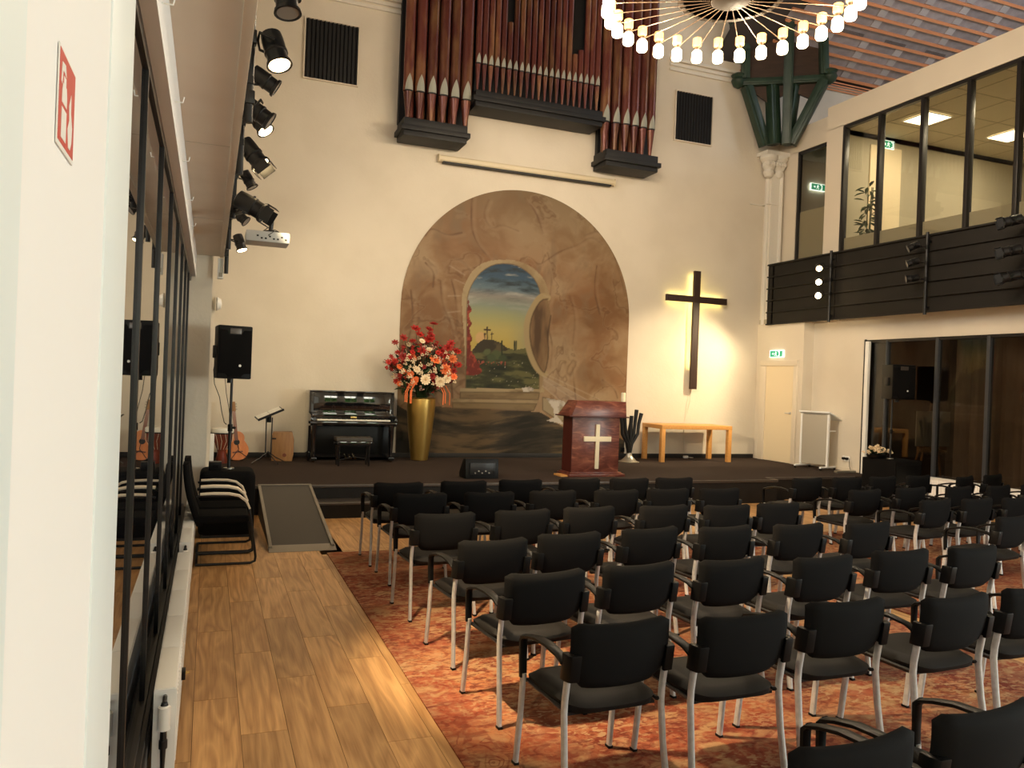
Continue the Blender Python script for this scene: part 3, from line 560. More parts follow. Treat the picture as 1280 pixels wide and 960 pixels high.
# ---------------------------------------------------------------- green corner truss
tr = thing('roof_truss', 'dark green painted timber roof truss standing on the corner capital', 'roof truss', (11.3, 14.0, 7.12))
def TP(*p): return Vector(p)-Vector((11.3, 14.0, 7.12))
def beam(a, b, w_, d_, name='brace', m='green'):
    a = TP(*a); b = TP(*b); q = (b-a).to_track_quat('Z', 'Y').to_matrix().to_4x4(); L = (b-a).length
    mt = Matrix.Translation(a) @ q
    return MB().box(-w_/2, w_/2, -d_/2, d_/2, 0, L, mt).box(-w_/2-0.02, w_/2+0.02, -d_/4, d_/4, 0, L, mt).build(name, m, tr, bevel=0.012)
beam((10.98, 13.95, 7.13), (10.50, 14.02, 8.35), 0.20, 0.20)
beam((11.38, 13.60, 7.13), (11.78, 13.12, 8.40), 0.20, 0.20)
beam((11.22, 13.56, 7.10), (11.03, 13.38, 10.8), 0.15, 0.15, 'post')
beam((11.10, 13.80, 7.13), (10.98, 13.80, 8.40), 0.22, 0.22, 'post')
beam((11.34, 13.70, 7.13), (11.38, 13.55, 8.40), 0.20, 0.2, 'post')
beam((10.36, 14.10, 8.43), (11.10, 13.62, 8.43), 0.13, 0.15, 'hammer_beam')
beam((11.10, 13.62, 8.43), (11.86, 13.07, 8.43), 0.13, 0.15, 'hammer_beam')
beam((11.76, 13.12, 8.5), (11.72, 13.14, 9.25), 0.17, 0.17, 'post')
beam((10.46, 14.02, 8.5), (10.44, 14.03, 9.15), 0.17, 0.17, 'post')
beam((10.44, 14.0, 9.1), (10.05, 14.18, 10.0), 0.15, 0.17)
for (x, y) in ((10.34, 14.10), (11.86, 13.06)):
    MB().lathe([(0.02, -0.16), (0.11, -0.1), (0.15, 0), (0.12, 0.07), (0.16, 0.12), (0.05, 0.18)], TP(x, y, 8.46), 12).build('finial', 'green', tr)
sp = MB(); pts = [(10.38, 14.12, 8.5), (10.42, 14.10, 9.1), (10.16, 14.28, 9.65), (10.0, 14.30, 10.6), (11.05, 13.66, 10.6), (11.05, 13.66, 9.35), (11.68, 13.22, 9.1), (11.80, 13.15, 8.5), (11.58, 13.30, 8.05), (11.3, 13.5, 8.22), (10.87, 13.80, 8.02)]
n_ = Vector((0.58, 0.81, 0)); f_ = [TP(*p)+n_*0.05 for p in pts]; g_ = [TP(*p)+n_*0.11 for p in pts]; N = len(pts)
sp.add(f_+g_, [tuple(range(N)), tuple(range(N, 2*N))[::-1]] + [(i, (i+1) % N, N+(i+1) % N, N+i) for i in range(N)])
sp.build('spandrel_boards', 'darkwood', tr)

# ---------------------------------------------------------------- black balcony front on the right
ba = thing('balcony_front', 'long black boarded balcony front with horizontal ribs on the right wall', 'balcony', (11.25, 9.0, 3.28))
XB = 11.2
def BP(mb, name, m, **k):
    mb.v = [(x-11.25, y-9.0, z-3.28) for x, y, z in mb.v]; return mb.build(name, m, ba, **k)
for k in range(5):
    z = 3.30+0.255*k
    for (a, b) in ((4.0, 6.0), (6.02, 8.0), (8.02, 9.9), (9.92, 12.0), (12.02, 13.95)): BP(B(XB+0.03, XB+0.07, a, b, z, z+0.245), 'board', 'ledge')
for k in range(6): BP(B(XB-0.012, XB+0.06, 3.95, 13.98, 3.285+0.2555*k, 3.31+0.2555*k), 'rib', 'ledge', bevel=0.004)
BP(B(XB+0.0, XB+0.12, 3.95, 13.98, 4.565, 4.60), 'top_rail', 'ledge', bevel=0.004)
BP(B(XB+0.03, XB+0.1, 13.80, 13.84, 3.29, 4.58), 'end_post', 'ledge')
BP(B(XB+0.03, XB+0.34, 13.94, 13.98, 3.29, 4.58), 'end_board', 'ledge')
# ================================================================== RUGS
tag(B(1.20, 5.42, 0.3, 8.28, 0.0, 0.010).build('rug', 'rug', bevel=0.003), 'worn orange and red oriental rug under the left block of chairs', 'rug')
tag(B(5.62, 10.95, 0.3, 8.30, 0.0, 0.010).build('rug', 'rug', bevel=0.003), 'worn orange and red oriental rug under the right block of chairs', 'rug')

# ================================================================== AUDIENCE CHAIRS
def cushion(w_, d_, h_, rows=5):
    """soft rounded slab centred at origin: w x d, thickness h"""
    mb = MB(); mb.box(-w_/2, w_/2, -d_/2, d_/2, -h_/2, h_/2); return mb
# backrest panel: curved, concave top edge, rounded corners
def backrest_mesh():
    mb = MB(); W_ = 0.243; nx = 14; zb, zt = 0.520, 0.818; nz = 8
    fr_, bk = [], []
    for j in range(nz+1):
        v = j/nz
        for i in range(nx+1):
            u = -1+2*i/nx
            wz = W_*(1 - 0.16*max(0, (0.35-v)/0.35)**2 + 0.01*v)
            top = zt - 0.012*(1-u*u); bot = zb + 0.012*abs(u)**4
            x = u*wz; z = bot+(top-bot)*v
            r = 0.035
            if abs(u) > 0.85:   # round the corners
                e = (abs(u)-0.85)/0.15
                if v > 0.88: z -= r*e*e*(v-0.88)/0.12*0.6
                if v < 0.12: z += r*e*e*(0.12-v)/0.12*0.9
            y = -0.235 - 0.045*v + 0.030*(u*u) - 0.018*math.sin(v*math.pi)
            edge = min(1, (1-abs(u))/0.10, v/0.10+0.0, (1-v)/0.10); t = 0.012+0.013*math.sqrt(max(0, min(1, edge)))
            fr_.append((x, y+t, z)); bk.append((x, y-t, z))
    n = nx+1; f = []
    for j in range(nz):
        for i in range(nx):
            a = j*n+i; f.append((a, a+1, a+n+1, a+n)); b = a+len(fr_); f.append((b, b+n, b+n+1, b+1))
    L = len(fr_)
    for i in range(nx): f += [(i, L+i, L+i+1, i+1), (nz*n+i, nz*n+i+1, L+nz*n+i+1, L+nz*n+i)]
    for j in range(nz): f += [(j*n, (j+1)*n, L+(j+1)*n, L+j*n), (j*n+nx, L+j*n+nx, L+(j+1)*n+nx, (j+1)*n+nx)]
    mb.add(fr_+bk, f, True); return mb.mesh('backrest', 'blackfab', angle=70)
def seat_mesh():
    mb = MB(); nx, ny = 12, 12; T, Bt = [], []
    for j in range(ny+1):
        v = -1+2*j/ny
        for i in range(nx+1):
            u = -1+2*i/nx
            # superellipse-ish plan
            k = (abs(u)**6+abs(v)**6)**(1/6.0) if (u or v) else 0; m_ = max(abs(u), abs(v)); s_ = m_/k if k > 0 else 1
            x = u*s_*(0.240 - 0.010*(v < 0)*abs(v)); y = v*s_*0.243
            e = max(0, 1-m_**8)
            z = 0.448 + 0.032*e**0.5 - 0.012*(1-u*u)*(1 - v*0.3) - 0.010*max(0, v)**3
            T.append((x, y, z)); Bt.append((x*0.97, y*0.97, 0.412-0.014*e**0.5))
    n = nx+1; L = len(T); f = []
    for j in range(ny):
        for i in range(nx):
            a = j*n+i; f.append((a, a+1, a+n+1, a+n)); b = a+L; f.append((b, b+n, b+n+1, b+1))
    for i in range(nx): f += [(i, L+i, L+i+1, i+1), (ny*n+i, ny*n+i+1, L+ny*n+i+1, L+ny*n+i)]
    for j in range(ny): f += [(j*n, (j+1)*n, L+(j+1)*n, L+j*n), (j*n+nx, L+j*n+nx, L+(j+1)*n+nx, (j+1)*n+nx)]
    mb.add(T+Bt, f, True); return mb.mesh('seat', 'seatfab', angle=70)
def rrect(a, b, c=0.3):
    return [(-a, -b*(1-c)), (-a*(1-c), -b), (a*(1-c), -b), (a, -b*(1-c)), (a, b*(1-c)), (a*(1-c), b), (-a*(1-c), b), (-a, b*(1-c))]
CM = {}
CM['back'] = backrest_mesh(); CM['seat'] = seat_mesh()
for s in (-1, 1):
    pr = rrect(0.0105, 0.0165)
    CM['rear', s] = MB().tube([(s*0.262, -0.275, 0.004), (s*0.252, -0.235, 0.25), (s*0.250, -0.215, 0.42), (s*0.250, -0.218, 0.48), (s*0.250, -0.238, 0.60)], 1, prof=pr, up=(0, 1, 0)).mesh('leg', 'silver', angle=60)
    CM['front', s] = MB().tube([(s*0.262, 0.232, 0.004), (s*0.258, 0.206, 0.24), (s*0.256, 0.190, 0.455)], 1, prof=pr, up=(0, 1, 0)).mesh('leg', 'silver', angle=60)
    CM['foot', s] = MB().box(-0.013, 0.013, -0.019, 0.019, 0, 0.014).mesh('foot_cap', 'blackpl', bevel=0.003)
    a = MB()   # arm: arched top and drop at the front
    a.tube([(s*0.262, -0.222, 0.640), (s*0.263, -0.18, 0.664), (s*0.264, -0.08, 0.676), (s*0.264, 0.03, 0.670), (s*0.263, 0.12, 0.650), (s*0.262, 0.185, 0.628)],
           [0.7, 0.95, 1.05, 1.05, 1.0, 0.9], prof=rrect(0.024, 0.010, 0.45), up=(0, 0, 1))
    a.tube([(s*0.261, 0.175, 0.634), (s*0.260, 0.197, 0.612), (s*0.260, 0.196, 0.53), (s*0.258, 0.193, 0.435)], [0.85, 1.0, 0.95, 0.9], prof=rrect(0.019, 0.013, 0.35), up=(0, 1, 0))
    CM['arm', s] = a.mesh('armrest', 'blackpl', angle=50)
    b = MB().prism([(0.214, -0.290), (0.262, -0.286), (0.274, -0.250), (0.272, -0.212), (0.240, -0.208), (0.238, -0.262), (0.216, -0.268)], lambda a_, b_: (s*a_, b_+0.012, 0.570), lambda a_, b_: (s*a_, b_-0.006, 0.690))
    CM['bracket', s] = b.mesh('back_bracket', 'blackpl', bevel=0.007)
u = MB(); u.box(-0.225, 0.225, -0.20, 0.20, 0.400, 0.412)
for s in (-1, 1): u.tube([(s*0.250, -0.215, 0.425), (s*0.235, -0.20, 0.420), (s*0.235, 0.18, 0.420), (s*0.256, 0.19, 0.43)], 0.010, 6)
CM['under'] = u.mesh('seat_frame', 'blackmetal')
def audience_chair(label, group):
    t = thing('stacking_armchair', label, 'chair', (0, 0, 0), 0, group)
    bk = inst('backrest', CM['back'], t); inst('seat', CM['seat'], t); inst('seat_frame', CM['under'], t)
    for s in (-1, 1):
        lg = inst('leg', CM['rear', s], t); inst('foot_cap', CM['foot', s], lg, (s*0.262, -0.276, 0))
        lg = inst('leg', CM['front', s], t); inst('foot_cap', CM['foot', s], lg, (s*0.262, 0.233, 0))
        inst('armrest', CM['arm', s], t); inst('back_bracket', CM['bracket', s], t)
    return t
LROWS = [
 [(1.78,7.60,1),(2.47,7.66,1),(3.12,7.72,2),(3.83,7.76,0),(4.44,7.74,1),(5.04,7.76,1)],
 [(1.81,6.86,2),(2.47,6.87,1),(3.13,6.90,2),(3.81,6.88,1),(4.42,6.91,0),(5.03,6.88,1)],
 [(1.74,5.82,3),(2.41,5.88,5),(3.04,5.94,4),(3.76,5.93,2),(4.38,5.87,1),(4.98,5.91,3)],
 [(1.77,4.80,5),(2.37,4.91,4),(3.06,4.99,6),(3.69,4.95,4),(4.37,4.94,2),(5.03,4.89,5)],
 [(1.76,3.92,5),(2.38,3.98,5),(3.03,3.98,4),(3.68,3.92,4),(4.38,3.97,0),(5.03,3.95,4)],
 [(1.73,3.02,3),(2.34,2.97,1),(3.02,3.05,0),(3.69,2.98,3),(4.33,3.02,2)],
 [(1.845,1.80,3),(2.47,1.86,4)]]
RROWS = [
 [(6.82,7.60,6),(7.44,7.60,4),(8.10,7.68,6),(8.78,7.74,9),(9.45,7.60,18),(10.18,7.76,14)],
 [(6.74,6.62,6),(7.52,6.72,6),(8.28,6.73,8),(8.98,6.76,10),(9.62,6.80,10)],
 [(6.92,5.88,8),(7.52,5.89,6),(8.12,5.90,6)],
 [(6.76,4.94,8)]]
chair0 = None
zr = 0.010
for blk, rows, side in (('left', LROWS, 'nearer the planked aisle'), ('right', RROWS, 'beside the dark glass wall')):
    for r, row in enumerate(rows):
        for c, (x, y, a) in enumerate(row):
            ang = math.radians(a)
            lab = 'black armchair, %s from left in the %s row from the stage, %s block' % (ORD[c], ORD[r], blk)
            if blk == 'left' and r == 6: lab = 'black padded armchair cut off by the bottom edge, %s of the nearest pair' % ('left' if c == 0 else 'right')
            loc = (x - 0.275*math.sin(ang), y + 0.275*math.cos(ang), zr if y > 0 else 0); g = 'black armchairs in the %s seating block' % blk
            if chair0 is None: chair0 = audience_chair(lab, g); chair0.location = loc; chair0.rotation_euler = (0, 0, ang)
            else:
                ck = dup(chair0, loc, ang, lab, g)
                if blk == 'left' and r == 6 and c == 0:      # this one has no left arm
                    for ch_ in list(ck.children):
                        if ch_.name.startswith('armrest') and ch_.data is CM['arm', -1]: bpy.data.objects.remove(ch_)

# ================================================================== CANTILEVER CHAIRS by the left wall (facing +X)
def cantilever(label, x, y, rz):
    t = thing('cantilever_chair', label, 'chair', (x, y, 0), rz, 'cantilever armchairs beside the radiator')
    for s in (-1, 1):
        MB().tube([(-0.155, s*0.236, 0.013), (0.10, s*0.236, 0.013), (0.33, s*0.236, 0.013), (0.372, s*0.236, 0.03), (0.378, s*0.236, 0.07), (0.33, s*0.236, 0.40), (0.30, s*0.236, 0.56), (0.25, s*0.236, 0.635), (0.17, s*0.236, 0.66), (-0.14, s*0.236, 0.665), (-0.17, s*0.24, 0.655)], 0.0125, 8).build('tube_frame', 'blackmetal', t)
        MB().tube([(0.31, s*0.236, 0.535), (0.275, s*0.236, 0.61), (0.21, s*0.236, 0.662), (0.12, s*0.236, 0.682), (-0.02, s*0.236, 0.686), (-0.14, s*0.236, 0.680)], [0.8, 1, 1, 1, 1, 0.9], prof=rrect(0.021, 0.013, 0.45), up=(0.3, 0, 1)).build('armrest', 'beige_wood', t)
    MB().tube([(-0.155, -0.236, 0.013), (-0.155, 0.236, 0.013)], 0.0125, 8).build('rear_bar', 'blackmetal', t)
    MB().box(-0.18, 0.31, -0.225, 0.225, 0.395, 0.47).build('seat', 'blackfab', t, bevel=0.03, seg=3)
    rings = []
    for k in range(9):
        v = k/8; z = 0.37+0.58*v; xx = -0.135-0.135*v-0.03*math.sin(v*3.0); w_ = 0.215+0.012*math.sin(v*3.1)-0.03*(v > .95)
        rings.append([(xx+0.028*(1 if p > 0 else -1)*1.0 if abs(q) < 0.99 else xx, q*w_, z) for p, q in [(1, -.95), (1, -.5), (1, 0), (1, .5), (1, .95), (0, 1), (-1, .95), (-1, .5), (-1, 0), (-1, -.5), (-1, -.95), (0, -1)]])
    MB().ring(rings).build('backrest', 'blackfab', t, angle=80, allsmooth=True)
cantilever('nearer black cantilever armchair with pale wooden arms by the white radiator', 0.10, 8.20, 0)
cantilever('further black cantilever armchair with pale wooden arms, beside the covered subwoofer', 0.10, 8.735, 0)

# ================================================================== RADIATORS on the left
def radiator_left(label, y0, y1, x0=-0.180, x1=-0.085, z0=0.06, z1=0.43):
    t = thing('radiator', label, 'radiator', ((x0+x1)/2, (y0+y1)/2, 0), 0, 'low white panel radiators under the left windows')
    cx, cy = (x0+x1)/2, (y0+y1)/2
    def P(mb, name, m, **k): mb.v = [(a-cx, b-cy, c) for a, b, c in mb.v]; return mb.build(name, m, t, **k)
    P(B(x1-0.012, x1, y0, y1, z0, z1-0.006), 'front_panel', 'white_metal', bevel=0.004)
    P(B(x0, x0+0.012, y0, y1, z0, z1-0.006), 'rear_panel', 'white_metal', bevel=0.004)
    tp = MB(); n = int((y1-y0)/0.55)
    for k in range(n):
        a = y0+0.01+(y1-y0-0.02)*k/n; b = y0+0.01+(y1-y0-0.02)*(k+1)/n-0.004
        P(B(x0+0.006, x1-0.006, a, b, z1-0.012, z1-0.002), 'top_grille', 'white', bevel=0.002)
    for yy in (y0, y1): P(B(x0, x1, yy-0.004, yy+0.004, 0.03, z1-0.002), 'end_panel', 'white_metal', bevel=0.003)
    rb = MB()
    for k in range(int((y1-y0)/0.05)): rb.box(x1-0.002, x1+0.003, y0+0.03+0.05*k, y0+0.05+0.05*k, z0+0.03, z1-0.04)
    o = P(rb, 'rib_relief', 'white_metal'); o['kind'] = 'stuff'
    for yy in (y0+0.3, y1-0.3): P(B(x0+0.02, x1-0.02, yy, yy+0.03, 0.0, z0+0.02), 'foot', 'white_metal')
    # valve at the near end
    P(MB().cyl((cx-0.0, y0-0.055, z1-0.16), (cx, y0-0.055, z1-0.06), 0.026, 0.026, 16).cyl((cx, y0-0.055, z1-0.06), (cx, y0-0.055, z1-0.054), 0.022, 0.018, 16), 'thermostat_head', 'white', angle=40)
    P(MB().cyl((cx, y0-0.055, z1-0.056), (cx, y0-0.055, z1-0.04), 0.017, 0.012, 12).tube([(cx, y0, z1-0.035), (cx, y0-0.03, z1-0.030), (cx, y0-0.055, z1-0.045)], 0.010), 'valve_body', 'blackmetal')
    P(MB().tube([(cx, y0-0.055, z1-0.16), (cx, y0-0.06, 0.22), (cx, y0-0.06, 0.10), (cx, y0-0.06, 0.0)], [0.014, 0.014, 0.009, 0.009]).cyl((cx, y0-0.058, 0.19), (cx, y0-0.058, 0.225), 0.018), 'supply_pipe', 'blackmetal')
    return t
radiator_left('nearest long low white radiator below the left window wall', 3.80, 6.62)
radiator_left('further low white radiator behind the cantilever chairs', 7.0, 9.6)
t = thing('plug_adapter', 'small black plug adapter hanging off the near white radiator front', 'plug', (-0.075, 4.55, 0.22))
MB().box(-0.02, 0.012, -0.03, 0.03, -0.025, 0.025).build('housing', 'blackpl', t, bevel=0.004)
MB().cyl((0.012, -0.01, 0.006), (0.032, -0.01, 0.006), 0.003).cyl((0.012, 0.01, 0.006), (0.032, 0.01, 0.006), 0.003).build('pin', 'brass', t)

# ================================================================== RAMP
t = thing('wheelchair_ramp', 'dark rubber-topped wheelchair ramp with metal edges leading up to the stage', 'ramp', (0.97, 8.4, 0))
x0, x1, y0, y1 = -0.33, 0.345, 0.02, 2.30
MB().prism([(y0+0.14, 0.03), (y1, 0.375), (y1, 0.36), (y1, 0.0), (y1-0.04, 0.0), (y0+0.1, 0.0)], lambda a, b: (x0+0.012, a, b-0.006), lambda a, b: (x1-0.012, a, b-0.006)).build('ramp_body', 'blackbase', t)
MB().prism([(y0+0.16, 0.034), (y1-0.02, 0.376), (y1-0.02, 0.370), (y0+0.16, 0.028)], lambda a, b: (x0+0.035, a, b+0.004), lambda a, b: (x1-0.035, a, b+0.004)).build('tread', 'grip', t)
for xa in (x0, x1-0.035):
    MB().prism([(y0+0.10, 0.045), (y1, 0.392), (y1, 0.365), (y0+0.10, 0.018)], lambda a, b, xa=xa: (xa, a, b), lambda a, b, xa=xa: (xa+0.035, a, b)).build('side_rail', 'alu', t, bevel=0.004)
MB().prism([(y0, 0.004), (y0+0.17, 0.042), (y0+0.17, 0.0), (y0, 0.0)], lambda a, b: (x0-0.005, a, b), lambda a, b: (x1+0.01, a, b)).build('entry_lip', 'alu', t, bevel=0.003)
MB().box(x0, x1, y1-0.03, y1+0.03, 0.384, 0.394).build('top_lip', 'alu', t, bevel=0.003)

# ================================================================== SPEAKERS
def pa_speaker(label, loc, rz, w_, h_, d_=0.36):
    t = thing('loudspeaker', label, 'speaker', loc, rz)
    # trapezoid cabinet seen from front (-Y), tapered rear
    MB().prism([(-w_/2, 0), (w_/2, 0), (w_/2*0.72, d_), (-w_/2*0.72, d_)], lambda a, b: (a, b, 0), lambda a, b: (a, b, h_)).build('cabinet', 'blackpl', t, bevel=0.016)
    g = MB(); n = 10
    pts = [(-w_/2+0.012, 0.06), (-w_/2*0.55, 0.06), (-w_/2*0.4, 0.035), (-w_/2*.4+0.0, 0.02), (w_/2*.4, 0.02), (w_/2*0.4, 0.035), (w_/2*0.55, 0.06), (w_/2-0.012, 0.06),
           (w_/2-0.012, h_-0.05), (w_/2*0.5, h_-0.05), (w_/2*0.38, h_-0.105), (-w_/2*0.38, h_-0.105), (-w_/2*0.5, h_-0.05), (-w_/2+0.012, h_-0.05)]
    g.prism(pts, lambda a, b: (a, -0.012, b), lambda a, b: (a, 0.004, b)).build('grille', 'blackfab', t, bevel=0.004)
    MB().box(-w_/2*0.33, w_/2*0.33, -0.008, 0.0, h_-0.095, h_-0.03).build('horn_throat', 'nosing', t, bevel=0.004)
    MB().box(-w_/2-0.006, -w_/2+0.01, 0.10, 0.20, h_*0.38, h_*0.62).build('handle', 'blackmetal', t, bevel=0.006)
    MB().cyl((0.06*w_/0.42, -0.012, 0.15*h_/0.6), (0.06*w_/0.42, -0.016, 0.15*h_/0.6), 0.016, n=6).build('badge', 'white', t)
    MB().cyl((0, d_*0.45, -0.05), (0, d_*0.45, 0.0), 0.035).build('pole_socket', 'blackmetal', t)
    return t
def pole(label, loc, h_):
    t = thing('speaker_pole', label, 'stand', loc)
    MB().cyl((0, 0, 0), (0, 0, h_*0.46), 0.019, n=14).build('lower_tube', 'blackmetal', t)
    MB().cyl((0, 0, h_*0.44), (0, 0, h_), 0.015, n=14).build('upper_tube', 'blackmetal', t)
    MB().cyl((0, 0, h_*0.42), (0, 0, h_*0.50), 0.027, n=14).build('clamp_collar', 'blackpl', t, bevel=0.004)
    MB().cyl((0.02, 0, h_*0.46), (0.06, 0, h_*0.46), 0.014, n=8).build('clamp_knob', 'blackpl', t, bevel=0.003)
    MB().cyl((0, 0, 0), (0, 0, 0.012), 0.06, n=20).build('base_flange', 'pewter', t)
    return t
# covered subwoofer, left
t = thing('subwoofer', 'black fabric-covered subwoofer cabinet on the floor left of the ramp', 'speaker', (0.24, 9.55, 0))
MB().box(-0.30, 0.29, -0.29, 0.29, 0.015, 0.735).build('cabinet', 'blackfab', t, bevel=0.09, seg=5)
MB().box(-0.27, 0.26, -0.26, 0.26, 0.0, 0.05).build('plinth', 'blackmetal', t)
pole('black speaker pole standing on the fabric-covered subwoofer', (0.245, 9.56, 0.735), 1.02)
pa_speaker('black loudspeaker on its pole above the ramp, by the left wall', (0.265, 9.40, 1.765), math.radians(14), 0.38, 0.60)
t = thing('battery_box', 'small black box lying on top of the fabric-covered subwoofer', 'box', (0.10, 9.45, 0.735))
MB().box(-0.07, 0.065, -0.06, 0.06, 0.0, 0.095).build('housing', 'blackpl', t, bevel=0.005)
MB().box(-0.03, 0.03, -0.064, -0.058, 0.03, 0.06).build('cap', 'blackfab', t)
tag(MB().tube([(0.06, 9.62, 1.98), (0.045, 9.63, 1.86), (0.06, 9.6, 1.70), (0.12, 9.62, 1.55), (0.15, 9.62, 1.38), (0.18, 9.60, 1.26), (0.205, 9.585, 1.24)], 0.005, 6).build('speaker_cable', 'cable'), 'thin black cable sagging from the left loudspeaker to its pole', 'cable')
tag(MB().tube([(0.17, 9.58, 1.78), (0.19, 9.60, 1.6), (0.22, 9.59, 1.45), (0.245, 9.53, 1.30)], 0.004, 6).build('power_cable', 'cable'), 'second black cable running straight down behind the left loudspeaker', 'cable')
# right set: cabinet on stage end
t = thing('subwoofer', 'black box subwoofer at the right end of the stage, carrying white flowers', 'speaker', (11.12, 10.40, 0.0))
MB().box(-0.30, 0.30, -0.36, 0.36, 0.0, 0.765).build('cabinet', 'blackfab', t, bevel=0.012)
MB().box(-0.27, 0.27, -0.368, -0.358, 0.06, 0.70).build('grille', 'blackpl', t, bevel=0.004)
pole('black speaker pole standing on the subwoofer at the right', (11.08, 10.40, 0.765), 1.03)
pa_speaker('black loudspeaker on its pole in front of the dark glass wall', (11.14, 10.22, 1.80), math.radians(-8), 0.46, 0.60)
fa = thing('flower_arrangement', 'low arrangement of small white flowers on the right subwoofer', 'flowers', (10.92, 10.54, 0.765))
MB().lathe([(0.05, 0), (0.13, 0.01), (0.15, 0.06), (0.13, 0.065), (0.04, 0.03)], n=16, sx=1.3).build('bowl', 'blackpl', fa)
def blossom_mesh(name, m, n1=7, n2=5, r=1.0):
    mb = MB()
    for lay, (n, rr, tilt, L) in enumerate(((n1, 0.25, 0.25, 0.9), (n2, 0.12, 0.8, 0.65), (3, 0.03, 1.25, 0.5))):
        for i in range(n):
            a = 2*math.pi*i/n + lay*0.4; ca, sa = math.cos(a), math.sin(a)
            def q(d, s_, up): return (ca*d - sa*s_, sa*d + ca*s_, up)
            d1 = rr+L*math.cos(tilt); z1 = L*math.sin(tilt)
            p = [q(rr*.3, 0, 0), q(rr+L*.5*math.cos(tilt), -0.33*L, L*.45*math.sin(tilt)+.05), q(d1, -0.16*L, z1), q(d1, 0.16*L, z1), q(rr+L*.5*math.cos(tilt), 0.33*L, L*.45*math.sin(tilt)+.05)]
            p = [(x*r, y*r, z*r) for x, y, z in p]
            mb.add(p+[(x, y, z-0.04*r) for x, y, z in p], [(0, 1, 4), (1, 2, 3, 4), (5, 9, 6), (6, 9, 8, 7), (1, 6, 7, 2), (2, 7, 8, 3), (3, 8, 9, 4)])
    return mb.mesh(name, m)
def cluster_mesh(name, m, n=7, r=0.32):
    mb = MB(); rnd = random.Random(n)
    for i in range(n):
        c = Vector((rnd.uniform(-1, 1), rnd.uniform(-1, 1), rnd.uniform(-1, 1)))*0.75
        mb.lathe([(0.0, -r), (r*.8, -r*.4), (r, 0.1*r), (r*.6, r*.7), (0, r*.9)], c, 6, axis=(c.x, c.y, c.z+0.3))
    return mb.mesh(name, m)
def leaf_mesh(L=1.0, w_=0.3):
    return MB().add([(0, 0, 0), (w_*.5, L*.35, 0.06), (0, L*.4, -0.02), (-w_*.5, L*.35, 0.06), (w_*.4, L*.7, 0.03), (0, L, -0.1), (-w_*.4, L*.7, 0.03),
                     (0, 0, -.02), (w_*.5, L*.35, 0.04), (0, L*.4, -0.05), (-w_*.5, L*.35, 0.04), (w_*.4, L*.7, 0.01), (0, L, -0.11), (-w_*.4, L*.7, 0.01)],
                    [(0, 1, 2), (0, 2, 3), (1, 4, 5, 2), (2, 5, 6, 3), (7, 9, 8), (7, 10, 9), (8, 9, 12, 11), (9, 10, 13, 12)]).mesh('leaf', 'leaf')
FM = {'red': blossom_mesh('flower', 'redfl'), 'orange': blossom_mesh('flower', 'orangefl', 9, 7), 'cream': blossom_mesh('flower', 'creamfl', 11, 8), 'pink': cluster_mesh('flower', 'pinkfl', 8), 'white': cluster_mesh('flower', 'creamfl', 9), 'berry': cluster_mesh('berries', 'darkberry', 9, 0.22), 'redc': cluster_mesh('flower', 'redfl', 7, 0.4)}
LM_ = leaf_mesh()
rnd = random.Random(3)
for i in range(60):
    a = rnd.uniform(0, 6.28); r = rnd.uniform(0, 0.26); k = 'white' if i % 3 else 'cream'
    inst('flower', FM[k], fa, (r*math.cos(a)*1.1, r*math.sin(a)*0.7, 0.09+0.13*rnd.random()*(1.15-r/0.30)), (rnd.uniform(-.6, .6), rnd.uniform(-.6, .6), a), (0.034,)*3)
for i in range(26):
    a = rnd.uniform(0, 6.28); inst('leaf', LM_, fa, (0.05*math.cos(a), 0.05*math.sin(a), 0.07), (rnd.uniform(0.1, 0.9), 0, a), (0.15, 0.17, 0.15))

# ================================================================== INSTRUMENTS
# upright piano: local x 0..1.46, y 0 (front of keybed) .. 0.62, z 0..1.21
t = thing('upright_piano', 'glossy black upright piano against the back wall, left on the stage', 'piano', (1.60, 13.42, SZ))
PB = 'pianoblack'
MB().box(0.03, 1.43, 0.30, 0.80, 0.06, 1.175).build('case', PB, t, bevel=0.006)
MB().box(0.0, 1.46, 0.27, 0.82, 1.176, 1.205).build('lid', PB, t, bevel=0.008)
MB().box(0.075, 1.385, 0.286, 0.299, 0.86, 1.165).build('upper_panel', PB, t, bevel=0.003)
MB().box(0.08, 1.38, 0.286, 0.299, 0.12, 0.60).build('lower_panel', 'pianosatin', t, bevel=0.004)
for xx in (0.0, 1.425):
    MB().box(xx, xx+0.035, 0.02, 0.82, 0.0, 1.178).box(xx, xx+0.035, -0.02, 0.25, 0.60, 0.78).build('side_cheek', PB, t, bevel=0.006) if False else MB().prism([(0.28, 0.0), (0.82, 0.0), (0.82, 1.178), (0.28, 1.178), (0.28, 0.82), (0.02, 0.80), (0.0, 0.72), (0.02, 0.62), (0.28, 0.60)], lambda a, b: (xx, a, b), lambda a, b: (xx+0.035, a, b)).build('side_cheek', PB, t, bevel=0.004)
MB().box(0.0, 1.46, 0.0, 0.30, 0.635, 0.69).build('key_bed', PB, t, bevel=0.006)
MB().box(0.035, 1.425, 0.16, 0.29, 0.745, 0.83).build('fallboard', PB, t, bevel=0.004)
MB().box(0.68, 0.78, 0.10, 0.17, 0.745, 0.775).build('lid_plate', 'brass', t, bevel=0.003)
ky = MB()
for k in range(52): ky.box(0.115+0.0237*k, 0.1375+0.0237*k, 0.02, 0.17, 0.705, 0.728)
o = ky.build('white_keys', 'ivory', t); o['kind'] = 'stuff'
ky = MB()
for k in range(51):
    if k % 7 not in (2, 6): ky.box(0.131+0.0237*k, 0.1435+0.0237*k, 0.07, 0.17, 0.728, 0.74)
o = ky.build('black_keys', 'blackpl', t); o['kind'] = 'stuff'
